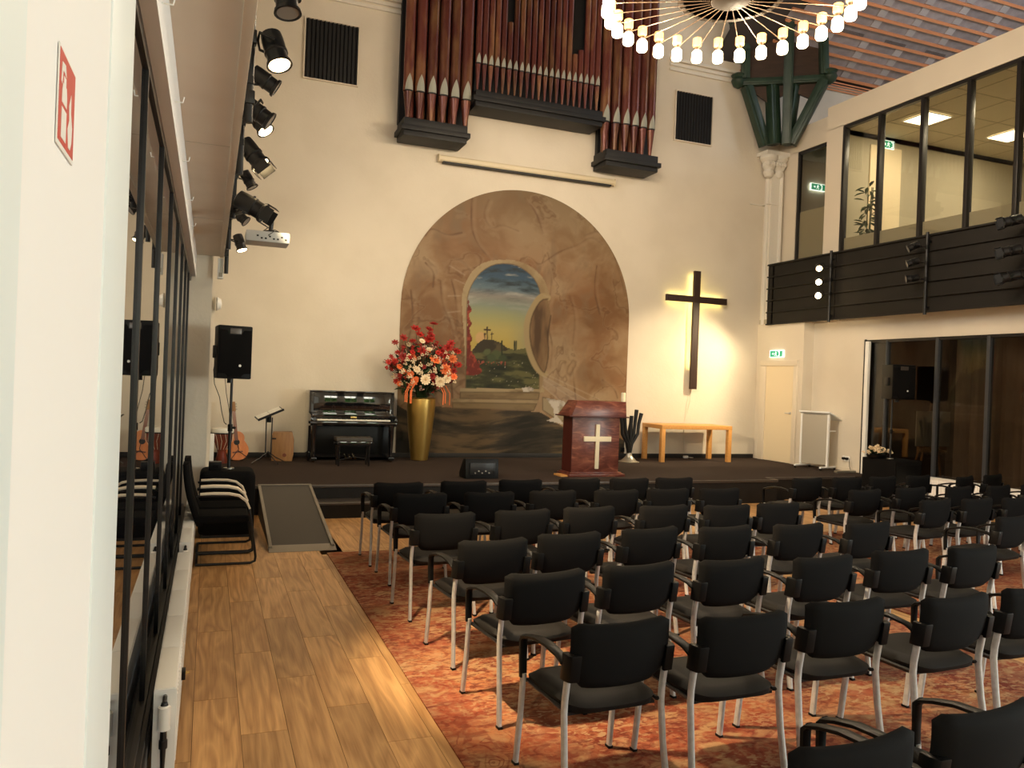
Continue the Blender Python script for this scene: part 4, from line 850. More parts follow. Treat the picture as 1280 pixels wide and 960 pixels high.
for xx in (0.05, 1.36):
    MB().lathe([(0.03, 0), (0.035, 0.08), (0.03, 0.12), (0.045, 0.5), (0.05, 0.62)], (xx+0.02, 0.06, 0.02), 10).build('leg', PB, t)
    MB().box(xx-0.02, xx+0.07, 0.02, 0.40, 0.03, 0.08).build('toe_block', PB, t, bevel=0.004)
    MB().cyl((xx+0.0, 0.07, 0.025), (xx+0.04, 0.07, 0.025), 0.025).build('caster', 'brass', t)
for k in range(3): MB().tube([(0.64+0.075*k, 0.29, 0.075), (0.64+0.075*k, 0.20, 0.07), (0.64+0.075*k, 0.16, 0.055)], [0.010, 0.014, 0.02], 8).build('pedal', 'brass', t)
# bench
t = thing('piano_bench', 'black padded piano bench standing in front of the piano', 'bench', (2.25, 13.0, SZ))
MB().box(-0.30, 0.29, -0.16, 0.16, 0.40, 0.47).build('cushion', 'leather', t, bevel=0.018, seg=3)
MB().box(-0.28, 0.27, -0.14, 0.14, 0.33, 0.40).build('apron', PB, t, bevel=0.004)
for sx in (-0.25, 0.24):
    for sy in (-0.11, 0.11): MB().cyl((sx, sy, 0), (sx, sy, 0.34), 0.016, 0.022, 10).build('leg', PB, t)
for sx in (-0.29, 0.285): MB().cyl((sx, 0, 0.37), (sx+(0.03 if sx > 0 else -0.03), 0, 0.37), 0.022).build('height_knob', 'blackmetal', t)
MB().tube([(-0.25, -0.11, 0.1), (0, 0.0, 0.14), (0.24, 0.11, 0.1)], 0.006).build('cross_brace', 'blackmetal', t)
# music stand
t = thing('music_stand', 'black folding music stand with a pale open score, left of the piano', 'music stand', (0.94, 13.42, SZ))
for dx in (-0.04, 0.045):
    MB().cyl((dx, 0, 0.10), (dx*1.1, 0, 0.74), 0.010).build('upright', 'blackmetal', t)
for k in range(4):
    a = 0.5+k*math.pi/2; MB().tube([(0, 0, 0.18), (0.15*math.cos(a), 0.15*math.sin(a), 0.08), (0.30*math.cos(a), 0.30*math.sin(a), 0.008)], 0.008, 6).build('leg', 'blackmetal', t)
MT = Euler((math.radians(10), math.radians(-24), 0.1)).to_matrix().to_4x4(); MT.translation = Vector((0.0, 0.02, 0.80))
MB().box(-0.22, 0.22, -0.13, 0.15, -0.004, 0.004, MT).box(-0.22, 0.22, -0.15, -0.13, -0.004, 0.03, MT).build('desk', 'blackmetal', t)
MB().box(-0.20, -0.003, -0.125, 0.14, 0.005, 0.010, MT).box(0.003, 0.20, -0.125, 0.14, 0.005, 0.010, MT).build('score', 'white', t)
MB().cyl((0, 0, 0.66), (0, 0, 0.76), 0.035).build('head_clamp', 'blackpl', t, bevel=0.004)
# guitar
t = thing('acoustic_guitar', 'orange-topped acoustic guitar leaning against the back wall', 'guitar', (0.50, 13.72, SZ+0.01), 0)
GT = Euler((math.radians(-12), math.radians(-7), 0)).to_matrix().to_4x4()
out = []
for i in range(40):
    a = 2*math.pi*i/40; z = 0.24-0.24*math.cos(a); s_ = math.sin(a)
    w_ = 0.185*abs(s_)**0.75*(1 - 0.24*math.exp(-((z-0.29)/0.075)**2))*(1.0 if z < 0.29 else 0.86+0.0*z)
    out.append((w_*(1 if s_ >= 0 else -1), z))
MB().prism(out, lambda a, b: tuple(GT @ Vector((a*.985, 0.0, b))), lambda a, b: tuple(GT @ Vector((a*.985, 0.095, b)))).build('body', 'guitar_side', t)
MB().prism(out, lambda a, b: tuple(GT @ Vector((a, -0.006, b))), lambda a, b: tuple(GT @ Vector((a, 0.0, b)))).build('soundboard', 'guitar', t)
MB().cyl(GT @ Vector((0, -0.007, 0.30)), GT @ Vector((0, -0.009, 0.30)), 0.047, n=20).build('sound_hole', 'blackbase', t)
MB().box(-0.08, 0.08, -0.016, -0.006, 0.125, 0.145, GT).build('bridge', 'guitar_side', t)
MB().box(-0.027, 0.027, -0.018, 0.012, 0.33, 0.82, GT).build('neck', 'guitar_side', t)
MB().box(-0.035, 0.035, -0.010, 0.010, 0.82, 0.98, GT).build('headstock', 'cajon', t, bevel=0.004)
for s in (-1, 1):
    for k in range(3): MB().cyl(GT @ Vector((s*0.035, 0, 0.85+0.045*k)), GT @ Vector((s*0.058, 0, 0.85+0.045*k)), 0.009, n=6).build('tuning_peg', 'pewter', t)
MB().tube([GT @ Vector((-0.12, -0.05, 0.02)), GT @ Vector((0.02, -0.03, 0.18)), GT @ Vector((0.0, 0.02, 0.42))], 0.006).tube([GT @ Vector((0.16, -0.08, 0.0)), GT @ Vector((0.0, -0.03, 0.16))], 0.006).build('stand_strut', 'blackmetal', t)
# djembe
t = thing('djembe', 'dark red goblet drum with rope tuning at the far left of the stage', 'drum', (0.23, 13.38, SZ))
MB().lathe([(0.085, 0.0), (0.09, 0.02), (0.065, 0.16), (0.075, 0.22), (0.15, 0.36), (0.165, 0.50), (0.16, 0.54)], n=28).build('shell', 'drum', t)
MB().lathe([(0.168, 0.49), (0.174, 0.51), (0.170, 0.555), (0.150, 0.565), (0.001, 0.56)], n=28).build('drum_head', 'ivory', t)
MB().lathe([(0.172, 0.47), (0.178, 0.48), (0.172, 0.49)], n=28).build('rim_ring', 'blackmetal', t)
for k in range(14):
    a = 2*math.pi*k/14; b = a+0.18
    MB().tube([(0.172*math.cos(a), 0.172*math.sin(a), 0.49), (0.158*math.cos(b), 0.158*math.sin(b), 0.36), (0.088*math.cos(a), 0.088*math.sin(a), 0.22)], 0.003, 5).build('rope', 'beige_wood', t)
tag(B(0.045, 0.105, 12.6, 12.7, SZ, SZ+0.52).build('partition_panel', 'white', bevel=0.004), 'short cream upright panel end beside the goblet drum', 'panel')
# cajon
t = thing('cajon', 'brown wooden box drum between music stand and piano', 'drum', (1.18, 13.66, SZ), math.radians(-4))
MB().prism([(-0.165, 0), (0.165, 0), (0.185, 0.12), (0.19, 0.36), (0.16, 0.48), (-0.15, 0.48), (-0.165, 0.4)], lambda a, b: (a, 0.012, b), lambda a, b: (a, 0.30, b)).build('box', 'cajon', t, bevel=0.006)
MB().prism([(-0.10, 0), (0.165, 0), (0.185, 0.12), (0.19, 0.36), (0.16, 0.478), (-0.10, 0.478)], lambda a, b: (a, 0.0, b), lambda a, b: (a, 0.013, b)).build('tapa', 'cajon', t, bevel=0.003)
MB().cyl((0.04, -0.001, 0.10), (0.04, -0.004, 0.10), 0.032, n=18).build('emblem', 'guitar_side', t)
MB().box(-0.168, -0.10, 0.01, 0.014, 0.36, 0.385).build('strap', 'blackpl', t)

# ================================================================== VASE AND BOUQUET
t = thing('floor_vase', 'tall tapering brushed gold floor vase right of the piano', 'vase', (3.58, 13.83, SZ))
MB().lathe([(0.14, 0.0), (0.155, 0.01), (0.185, 0.25), (0.225, 0.60), (0.250, 0.90), (0.258, 1.08), (0.255, 1.115), (0.235, 1.12), (0.225, 1.08), (0.20, 0.8), (0.02, 0.75)], n=40).build('body', 'gold', t)
MB().lathe([(0.255, 1.10), (0.264, 1.112), (0.255, 1.124), (0.24, 1.118)], n=40).build('rim', 'gold', t)
bq = thing('bouquet', 'huge bouquet of red, orange and cream flowers in the gold vase', 'flowers', (3.58, 13.80, SZ+1.12))
rnd = random.Random(11)
def inside():
    while True:
        x, y, z = rnd.uniform(-1, 1), rnd.uniform(-1, 1), rnd.uniform(-1, 1)
        if x*x+y*y+z*z < 1: return x, y, z
CX, CZ, RX, RZ = -0.02, 0.56, 0.64, 0.50
def shell(k=1.0):
    """a point on the near and outer side of the crown"""
    x, y, z = inside(); n = math.sqrt(x*x+y*y+z*z); f = (0.72+0.28*rnd.random())/max(n, .05)*k
    return CX+x*f*RX, y*f*0.38, CZ+z*f*RZ
stems = MB()
def put(kind, p, s):
    d = Vector((p[0], p[1]-0.1, p[2]-0.1))
    q = d.to_track_quat('Z', 'Y').to_euler()
    nm = 'berries' if kind == 'berry' else 'flower'
    inst(nm, FM[kind], bq, p, (q.x+rnd.uniform(-.3, .3)+0.35, q.y, rnd.uniform(-.4, .4)), (s, s, s))
    stems.tube([(0, 0.03, -0.25), (p[0]*0.25, p[1]*0.25, p[2]*0.4), (p[0]*.98, p[1]*.98+.01, p[2]-0.015)], 0.004, 4)
for x, z, s in ((-0.05, 0.33, .085), (0.23, 0.30, .085), (0.36, 0.36, .07), (-0.2, 0.5, .06), (-0.13, 1.0, .05), (0.0, 0.86, .05)): put('cream', (x, -0.40+abs(x)*0.2, z), s)
for x, z, s in ((0.12, 0.68, .095), (0.33, 0.53, .09), (-0.24, 0.30, .08), (0.46, 0.72, .08), (0.38, 0.46, .07), (-0.30, 0.42, .06), (0.50, 0.40, .06)): put('orange', (x, -0.38+abs(x)*0.2, z), s)
for x, z, s in ((0.10, 1.32, .075), (0.02, 1.22, .07), (-0.22, 1.22, .085), (-0.14, 1.12, .075), (0.02, 1.04, .095), (0.05, 1.12, .08), (-0.42, 1.05, .07), (-0.56, 0.96, .06), (-0.26, 1.0, .06), (0.40, 0.92, .08), (0.45, 1.0, .07), (0.28, 0.86, .09), (0.60, 0.85, .06), (-0.10, 0.84, .08), (-0.42, 0.72, .08), (-0.55, 0.64, .06), (-0.66, 0.62, .05), (0.32, 0.78, .1), (0.52, 0.5, .07), (0.62, 0.62, .06), (0.55, 0.88, .06)): put('red', (x, -0.28+abs(x)*0.2, z), s)
for i in range(60): put('red', shell(0.98), rnd.uniform(0.038, 0.062))
for i in range(26): put('redc', shell(1.0), rnd.uniform(0.035, 0.05))
for i in range(46): put('white', shell(0.95), rnd.uniform(0.032, 0.055))
for i in range(40): put('white', (rnd.uniform(-.5, .5), -0.36, rnd.uniform(.25, .85)), rnd.uniform(0.03, 0.045))
for i in range(30): put('pink', shell(0.97), rnd.uniform(0.035, 0.055))
for i in range(44): put('berry', shell(1.08), rnd.uniform(0.03, 0.05))
for i in range(16): put('orange', shell(0.92), rnd.uniform(0.04, 0.065))
o = stems.build('stems', 'leaf', bq); o['kind'] = 'stuff'
for i in range(140):
    p = Vector(shell(0.85)); d = p.normalized()
    if i < 45: p = Vector((rnd.uniform(-.36, .36), rnd.uniform(-.25, .1), rnd.uniform(0.02, 0.28)))
    inst('leaf', LM_, bq, p, (rnd.uniform(-1.2, 1.2), rnd.uniform(-.8, .8), rnd.uniform(0, 6.28)), (rnd.uniform(.16, .22),)*3)
for x in (-0.36, -0.33, -0.27, -0.25, 0.33, 0.37, 0.45):
    MB().tube([(x*.8, -0.22, 0.25), (x, -0.24, 0.1), (x, -0.24, -0.06-0.08*rnd.random())], 0.009, 5).build('hanging_catkin', 'orangefl', bq)

# ================================================================== STAGE MONITOR
t = thing('stage_monitor', 'black wedge monitor speaker lying at the stage edge, facing the band', 'speaker', (3.87, 11.32, SZ))
MB().prism([(-0.17, 0), (0.16, 0), (0.13, 0.30), (-0.0, 0.29), (-0.17, 0.08)], lambda a, b: (-0.26, -a, b), lambda a, b: (0.26, -a, b)).build('cabinet', 'blackpl', t, bevel=0.008)
MB().box(-0.20, 0.20, -0.175, -0.16, 0.06, 0.24).build('rear_panel', 'blackmetal', t, bevel=0.003) 
for k in range(5): MB().cyl((-0.12+0.055*k, -0.176, 0.09+0.03*(k % 2)), (-0.12+0.055*k, -0.19, 0.09+0.03*(k % 2)), 0.011, n=10).build('connector', 'pewter', t)
MB().tube([(0.18, -0.19, 0.24), (0.20, -0.2, 0.19), (0.17, -0.2, 0.12), (0.18, -0.19, 0.08)], 0.004, 5).build('cable', 'cable', t)

# ================================================================== WOODEN PULPIT
t = thing('pulpit', 'burgundy marbled wooden pulpit with a white cross, at the stage front', 'lectern', (5.86, 11.35, SZ))
MB().box(-0.44, 0.40, -0.02, 0.34, 0.06, 0.955).build('body', 'marble', t, bevel=0.004)
MB().box(-0.445, -0.439, -0.015, 0.335, 0.07, 0.95).build('side_panel', 'burgundy', t)
MB().box(-0.50, 0.50, -0.08, 0.40, 0.0, 0.045).box(-0.47, 0.45, -0.05, 0.37, 0.045, 0.07).build('plinth', 'marble', t, bevel=0.006)
MB().box(-0.55, 0.52, -0.12, 0.44, 0.955, 0.975).build('top_moulding', 'burgundy', t, bevel=0.004)
MB().prism([(-0.10, 0.975), (0.42, 0.975), (0.30, 1.215), (-0.075, 1.215)], lambda a, b: (-0.50+(b-0.975)*0.45, a, b), lambda a, b: (0.475, a, b)).build('reading_desk', 'marble', t, bevel=0.004)
cr = thing('cross_tmp', '', '') if False else None
MB().prism([(-.035, .125), (.028, .125), (.028, .565), (.24, .565), (.24, .645), (.028, .645), (.028, .84), (-.035, .84), (-.035, .645), (-.245, .645), (-.245, .565), (-.035, .565)], lambda a, b: (a, -0.055, b), lambda a, b: (a, -0.022, b)).build('cross', 'candle', t, bevel=0.006)
MB().box(-0.62, -0.48, -0.02, 0.25, 0.0, 0.025).build('base_slab', 'beech', t)

# ================================================================== CANDLE STAND
t = thing('candle_stand', 'black twisted-arm candle stand on a round pewter foot, right of the pulpit', 'candle stand', (7.66, 13.45, SZ))
MB().lathe([(0.20, 0), (0.205, 0.012), (0.15, 0.03), (0.10, 0.08), (0.06, 0.13), (0.055, 0.18), (0.02, 0.185)], n=28).build('foot', 'pewter', t)
for k, (dx, dz, b) in enumerate(((-0.26, 1.0, -0.12), (-0.16, 0.98, -0.02), (0.02, 0.9, 0.02), (0.14, 1.02, 0.04), (0.26, 0.95, 0.12), (0.05, 0.86, -0.1))):
    MB().tube([(0.0+b*0.1, 0, 0.14), (b*0.4+dx*0.1, 0.02*k-0.05, 0.35), (dx*0.6+b*0.3, 0.02*k-0.05, 0.55), (dx*0.8, 0.02*k-0.05, 0.75), (dx, 0.02*k-0.05, dz)], [0.030, 0.030, 0.032, 0.034, 0.040], 10).build('arm', 'blackmetal', t)
c = thing('pillar_candle', 'tall cream pillar candle on the black candle stand, behind the pulpit', 'candle', (7.47, 13.42, SZ+1.0))
MB().lathe([(0.001, 0), (0.045, 0), (0.045, 0.33), (0.038, 0.345), (0.001, 0.34)], n=18).build('wax', 'candle', c)
MB().cyl((0, 0, 0.34), (0, 0, 0.36), 0.003, n=6).build('wick', 'blackbase', c)

# ================================================================== SIDE TABLE
t = thing('communion_table', 'light beech rectangular table with square legs, under the wall cross', 'table', (9.18, 13.78, SZ))
MB().box(-0.83, 0.83, -0.38, 0.38, 0.655, 0.735).build('tabletop', 'beech', t, bevel=0.004)
for sx in (-0.785, 0.785):
    for sy in (-0.335, 0.335): MB().box(sx-0.043, sx+0.043, sy-0.043, sy+0.043, 0, 0.656).build('leg', 'beech', t, bevel=0.003)
t = thing('socket_plug', 'white plug and lead lying on the carpet under the beech table', 'plug', (9.45, 14.2, SZ))
MB().box(-0.05, 0.05, -0.03, 0.03, 0, 0.05).build('housing', 'white', t, bevel=0.01)
MB().tube([(0.05, 0, 0.02), (0.12, 0.0, 0.012), (0.2, 0.02, 0.008)], 0.006, 6).build('lead', 'cablew', t)
tag(MB().tube([(9.55, 14.285, 1.84), (9.50, 14.287, 1.6), (9.46, 14.287, 1.3), (9.44, 14.287, 0.9), (9.44, 14.27, 0.5)], 0.004, 5).tube([(9.57, 14.285, 1.84), (9.56, 14.287, 1.6), (9.50, 14.287, 1.3)], 0.004, 5).build('cross_cable', 'cablew'), 'thin pale cable hanging down the wall below the cross', 'cable')
tag(B(7.93, 8.02, 14.272, 14.3, SZ+0.12, SZ+0.21).build('wall_socket', 'blackpl', bevel=0.006), 'black wall socket just right of the candle stand', 'socket')

# ================================================================== WALL CROSS with LED backlight
t = thing('wall_cross', 'tall dark wooden cross on the back wall with yellow light behind it', 'cross', (9.56, 14.3, 1.84))
MB().box(-0.078, 0.078, -0.135, -0.075, 0.0, 2.50).build('upright', 'crosswood', t, bevel=0.004)
MB().box(-0.74, 0.76, -0.137, -0.074, 1.83, 1.965).build('crossbar', 'crosswood', t, bevel=0.004)
MB().box(-0.02, 0.02, -0.075, 0.0, 0.35, 2.35).box(-0.62, 0.64, -0.075, 0.0, 1.88, 1.92).build('wall_batten', 'crosswood', t)
MB().box(-0.062, -0.050, -0.072, -0.060, 0.45, 2.42).box(0.050, 0.062, -0.072, -0.060, 0.45, 2.42).box(-0.66, 0.68, -0.072, -0.060, 1.945, 1.955).box(-0.66, 0.68, -0.072, -0.060, 1.84, 1.85).build('led_strip', 'led', t)

# ================================================================== WHITE GLASS LECTERN
t = thing('glass_lectern', 'slim pale lectern on castors with a tilted top, beside the stage door', 'lectern', (11.05, 12.20, SZ), math.radians(-74))
MB().box(-0.27, 0.27, -0.02, 0.0, 0.10, 1.06).build('front_panel', 'grey_panel', t, bevel=0.003)
for s in (-1, 1):
    MB().box(s*0.285-0.018, s*0.285+0.018, -0.03, 0.02, 0.07, 1.07).build('post', 'white_metal', t, bevel=0.004)
    MB().tube([(s*0.27, -0.22, 0.055), (s*0.27, 0.30, 0.055)], 0.022, 8).build('foot_bar', 'white_metal', t)
    for yy in (-0.2, 0.28): MB().cyl((s*0.27-0.012, yy, 0.026), (s*0.27+0.012, yy, 0.026), 0.026, n=12).build('castor', 'blackpl', t)
MB().prism([(-0.06, 1.13), (0.42, 0.97), (0.42, 0.95), (-0.06, 1.10)], lambda a, b: (-0.33, a, b), lambda a, b: (0.33, a, b)).build('reading_top', 'white_metal', t, bevel=0.003)
MB().box(-0.26, 0.26, 0.0, 0.30, 0.74, 0.76).build('shelf', 'white_metal', t, bevel=0.003)
t = thing('power_strip', 'grey power strip and black plug on the stage floor by the cream wall', 'power strip', (11.25, 11.55, SZ))
MB().box(-0.28, 0.18, -0.05, 0.03, 0, 0.045).build('strip', 'pewter', t, bevel=0.006)
MB().tube([(0.1, 0, 0.03), (0.16, 0.1, 0.1), (0.2, 0.15, 0.2), (0.22, 0.17, 0.25)], 0.006, 6).build('lead', 'cable', t)
t = thing('wall_plug', 'black plug in the wall socket above the grey power strip', 'plug', (11.50, 11.84, SZ+0.24))
MB().box(-0.0, 0.016, -0.09, 0.09, -0.05, 0.05).build('socket_plate', 'white', t, bevel=0.004)
for yy in (-0.045, 0.04): MB().cyl((-0.05, yy, 0), (0.0, yy, 0), 0.024, n=10).build('plug_body', 'blackpl', t)
# white radiators in front of the right glass wall
for k, (ya, yb, lab) in enumerate(((8.9, 9.95, 'white ribbed radiator in front of the dark glass wall, nearer the stage'), (7.5, 8.55, 'white ribbed radiator in front of the dark glass wall, at the right edge'))):
    t = thing('radiator', lab, 'radiator', (11.40, (ya+yb)/2, 0), 0, 'white radiators at the glass wall'); L = (yb-ya)/2
    MB().box(-0.05, 0.05, -L, L, 0.12, 0.50).build('core', 'white_metal', t, bevel=0.004)
    MB().box(-0.07, 0.07, -L-0.01, L+0.01, 0.50, 0.52).build('top_grille', 'white_metal', t, bevel=0.004)
    rb = MB()
    for q in range(int(2*L/0.05)): rb.box(-0.064, -0.048, -L+0.012+0.05*q, -L+0.036+0.05*q, 0.14, 0.48)
    o = rb.build('rib_relief', 'white_metal', t); o['kind'] = 'stuff'
    for yy in (-L+0.1, L-0.1): MB().box(-0.03, 0.03, yy-0.02, yy+0.02, 0, 0.13).build('foot', 'white_metal', t)
# behind the dark glass
def curtain(label, ya, yb, x):
    mb = MB(); n = 160; A = []
    for i in range(n+1):
        y = ya+(yb-ya)*i/n; A.append((x+0.06*math.sin(y*21)+0.025*math.sin(y*47+1), y))
    vs = [(a, y, 0.02) for a, y in A]+[(a, y, 2.85) for a, y in A]+[(a+0.006, y, 0.02) for a, y in A]+[(a+0.006, y, 2.85) for a, y in A]; m = n+1
    fs = [(i, i+1, m+i+1, m+i) for i in range(n)]+[(2*m+i, 3*m+i, 3*m+i+1, 2*m+i+1) for i in range(n)]
    mb.add(vs, fs, True); tag(mb.build('curtain', 'curtain', angle=80), label, 'curtain')
curtain('dark brown curtain hanging behind the right glass wall', 4.0, 9.9, 11.95)
t = thing('easel', 'wooden easel standing behind the dark glass wall, seen past the loudspeaker', 'easel', (12.6, 10.9, 0))
for a, b in (((-0.35, 0, 0), (-0.03, 0, 1.75)), ((0.35, 0, 0), (0.03, 0, 1.75)), ((0, 0.5, 0), (0, 0.03, 1.7))): MB().tube([a, b], 0.02, 6).build('leg', 'cajon', t)
MB().box(-0.35, 0.35, -0.05, 0.0, 0.84, 0.94).build('ledge', 'cajon', t)
MB().box(-0.42, 0.42, -0.045, -0.02, 0.95, 1.6).build('canvas', 'grey_panel', t)
# ================================================================== ORGAN
og = thing('pipe_organ', 'wall-hung pipe organ of copper coloured pipes on black wind chests', 'organ', (5.6, 14.28, 6.15))
def OP(mb, name, m, par=None, **k):
    mb.v = [(x-5.6, y-14.28, z-6.15) for x, y, z in mb.v]; return mb.build(name, m, par or og, **k)
YF = 13.72
def chest(x0, x1, z0, z1):
    OP(MB().box(x0, x1, YF, 14.28, z0+0.16, z1), 'wind_chest', 'organblack', bevel=0.012)
    OP(MB().box(x0-0.05, x1+0.05, YF-0.05, 14.28, z0+0.09, z0+0.18), 'chest_ledge', 'organblack', bevel=0.008)
    OP(MB().box(x0, x1, YF, 14.28, z0, z0+0.10), 'chest_base', 'organblack', bevel=0.01)
chest(3.05, 4.22, 6.14, 6.46)
chest(4.36, 6.95, 6.86, 7.16)
chest(7.06, 8.22, 6.14, 6.46)
for a_, b_, c_ in ((3.04, 4.36, 6.46), (4.38, 6.96, 7.16), (7.08, 8.24, 6.46)): OP(MB().box(a_, b_, 14.16, 14.27, c_, 11.5), 'back_frame', 'organblack')
OP(MB().box(4.40, 6.98, 14.0, 14.2, 7.16, 11.5), 'inner_back', 'organblack')
pipes = []
def pipe(x, y, zfoot, zmouth, ztop, r):
    """one pipe: cone foot, cylindrical body with a pointed tin mouth"""
    b = MB().lathe([(r*0.99, zmouth+0.004), (r, zmouth+0.03), (r, ztop)], (x, y, 0), 14)
    p = OP(b, 'pipe', 'pipe')
    ft = MB().lathe([(r*0.28, zfoot), (r*0.32, zfoot+0.05), (r*0.90, zmouth-0.035), (r*0.93, zmouth-0.015), (r*0.6, zmouth-0.012)], (x, y, 0), 14)
    o = OP(ft, 'pipe_foot', 'pipe', p)
    H = r*3.1; rows = 8; vs = []; fs = []     # pointed shield slightly proud of the body
    A0 = math.radians(48)
    for j in range(rows+1):
        v = j/rows; hw = A0*(1-v**1.8)*(1.0)
        for i in range(7):
            a = -math.pi/2+hw*(-1+i/3.0); vs.append((x+r*1.03*math.cos(a), y+r*1.03*math.sin(a), zmouth+0.05*0+0.01+H*v))
    for j in range(rows):
        for i in range(6): fs.append((j*7+i, j*7+i+1, j*7+8+i, j*7+7+i))
    mm = MB().add(vs, fs, True); o = OP(mm, 'mouth', 'mouth', p)
    lp = MB(); vs = []
    for z, rr in ((zmouth-0.012, 0.8), (zmouth-0.012, 1.0), (zmouth+0.008, 1.0), (zmouth+0.008, 0.8)):
        for i in range(7):
            a = -math.pi/2+A0*(-1+i/3.0); vs.append((x+r*rr*math.cos(a), y+r*rr*math.sin(a), z))
    lp.add(vs, [(j*7+i, j*7+i+1, j*7+8+i, j*7+7+i) for j in range(3) for i in range(6)]); OP(lp, 'mouth_slot', 'blackbase', p)
# towers
def tower(x0, zm0, rs, flip):
    x = x0
    for k, r in enumerate(rs):
        x += r+0.010; pipe(x, YF+0.13+0.02*abs(k-2.5), 6.42, zm0, 11.3, r); x += r+0.010
tower(3.04, 6.97, [0.094, 0.095, 0.096, 0.098, 0.101, 0.106], 0)
tower(6.97, 7.02, [0.104, 0.098, 0.094, 0.092, 0.090, 0.088], 1)
n = 21; xa, xb = 4.36, 6.93; st_ = (xb-xa)/n
for k in range(n):
    c = abs(k-(n-1)/2)/((n-1)/2); r = 0.051+0.006*c
    short = {5: 8.55, 16: 8.20, 17: 8.30}.get(k)
    pipe(xa+st_*(k+0.5), YF+0.14, 7.12, 7.68-0.00*c+0.04*(k % 2 == 0)*0, short or 11.3, r)
for k in range(5): OP(MB().cyl((7.15+0.2*k, 14.0, 6.4), (7.15+0.2*k, 14.0, 11.2), 0.08, n=12), 'rear_pipe', 'pipe')
for k in range(5): OP(MB().cyl((3.2+0.2*k, 14.0, 6.4), (3.2+0.2*k, 14.0, 11.2), 0.08, n=12), 'rear_pipe', 'pipe')

# screen case
t = thing('projection_screen', 'long cream roll-up projection screen case on the wall below the organ', 'screen', (5.68, 14.2, 5.90))
MB().prism([(0.0, 0.0), (-0.085, 0.0), (-0.115, 0.03), (-0.115, 0.09), (-0.09, 0.12), (0.0, 0.13)], lambda a, b: (-1.84, a+0.09, b), lambda a, b: (1.84, a+0.09, b)).build('case', 'screen', t, bevel=0.008)
MB().box(-1.76, 1.76, -0.02, 0.07, -0.03, 0.002).build('slot', 'blackbase', t)
for s in (-1.845, 1.835): MB().box(s-0.0, s+0.012, -0.03, 0.092, -0.01, 0.135).build('end_cap', 'screen', t, bevel=0.003)
# wall vents
for (xa, xb, za, zb, lab) in ((1.37, 2.29, 7.05, 8.09, 'black slatted vent opening high on the wall left of the organ'), (8.93, 9.83, 7.06, 8.08, 'black slatted vent opening high on the wall right of the organ')):
    t = thing('wall_vent', lab, 'vent', ((xa+xb)/2, 14.3, za), 0, 'slatted vents beside the organ'); w_ = (xb-xa)/2; h_ = zb-za
    MB().box(-w_, w_, -0.006, -0.001, 0, h_).build('backing', 'blackbase', t)
    MB().box(-w_-0.02, -w_, -0.05, -0.001, -0.02, h_+0.02).box(w_, w_+0.02, -0.05, -0.001, -0.02, h_+0.02).box(-w_, w_, -0.05, -0.001, -0.02, 0).box(-w_, w_, -0.05, -0.001, h_, h_+0.02).build('frame', 'painted', t)
    sm = MB().prism([(-0.012, -0.006), (0.008, -0.045), (0.018, -0.042), (-0.002, -0.004)], lambda a, b: (a, b, 0.0), lambda a, b: (a, b, h_)).mesh('slat', 'organblack')
    for k in range(13): inst('slat', sm, t, (-w_+0.035+k*(2*w_-0.07)/12, 0, 0))

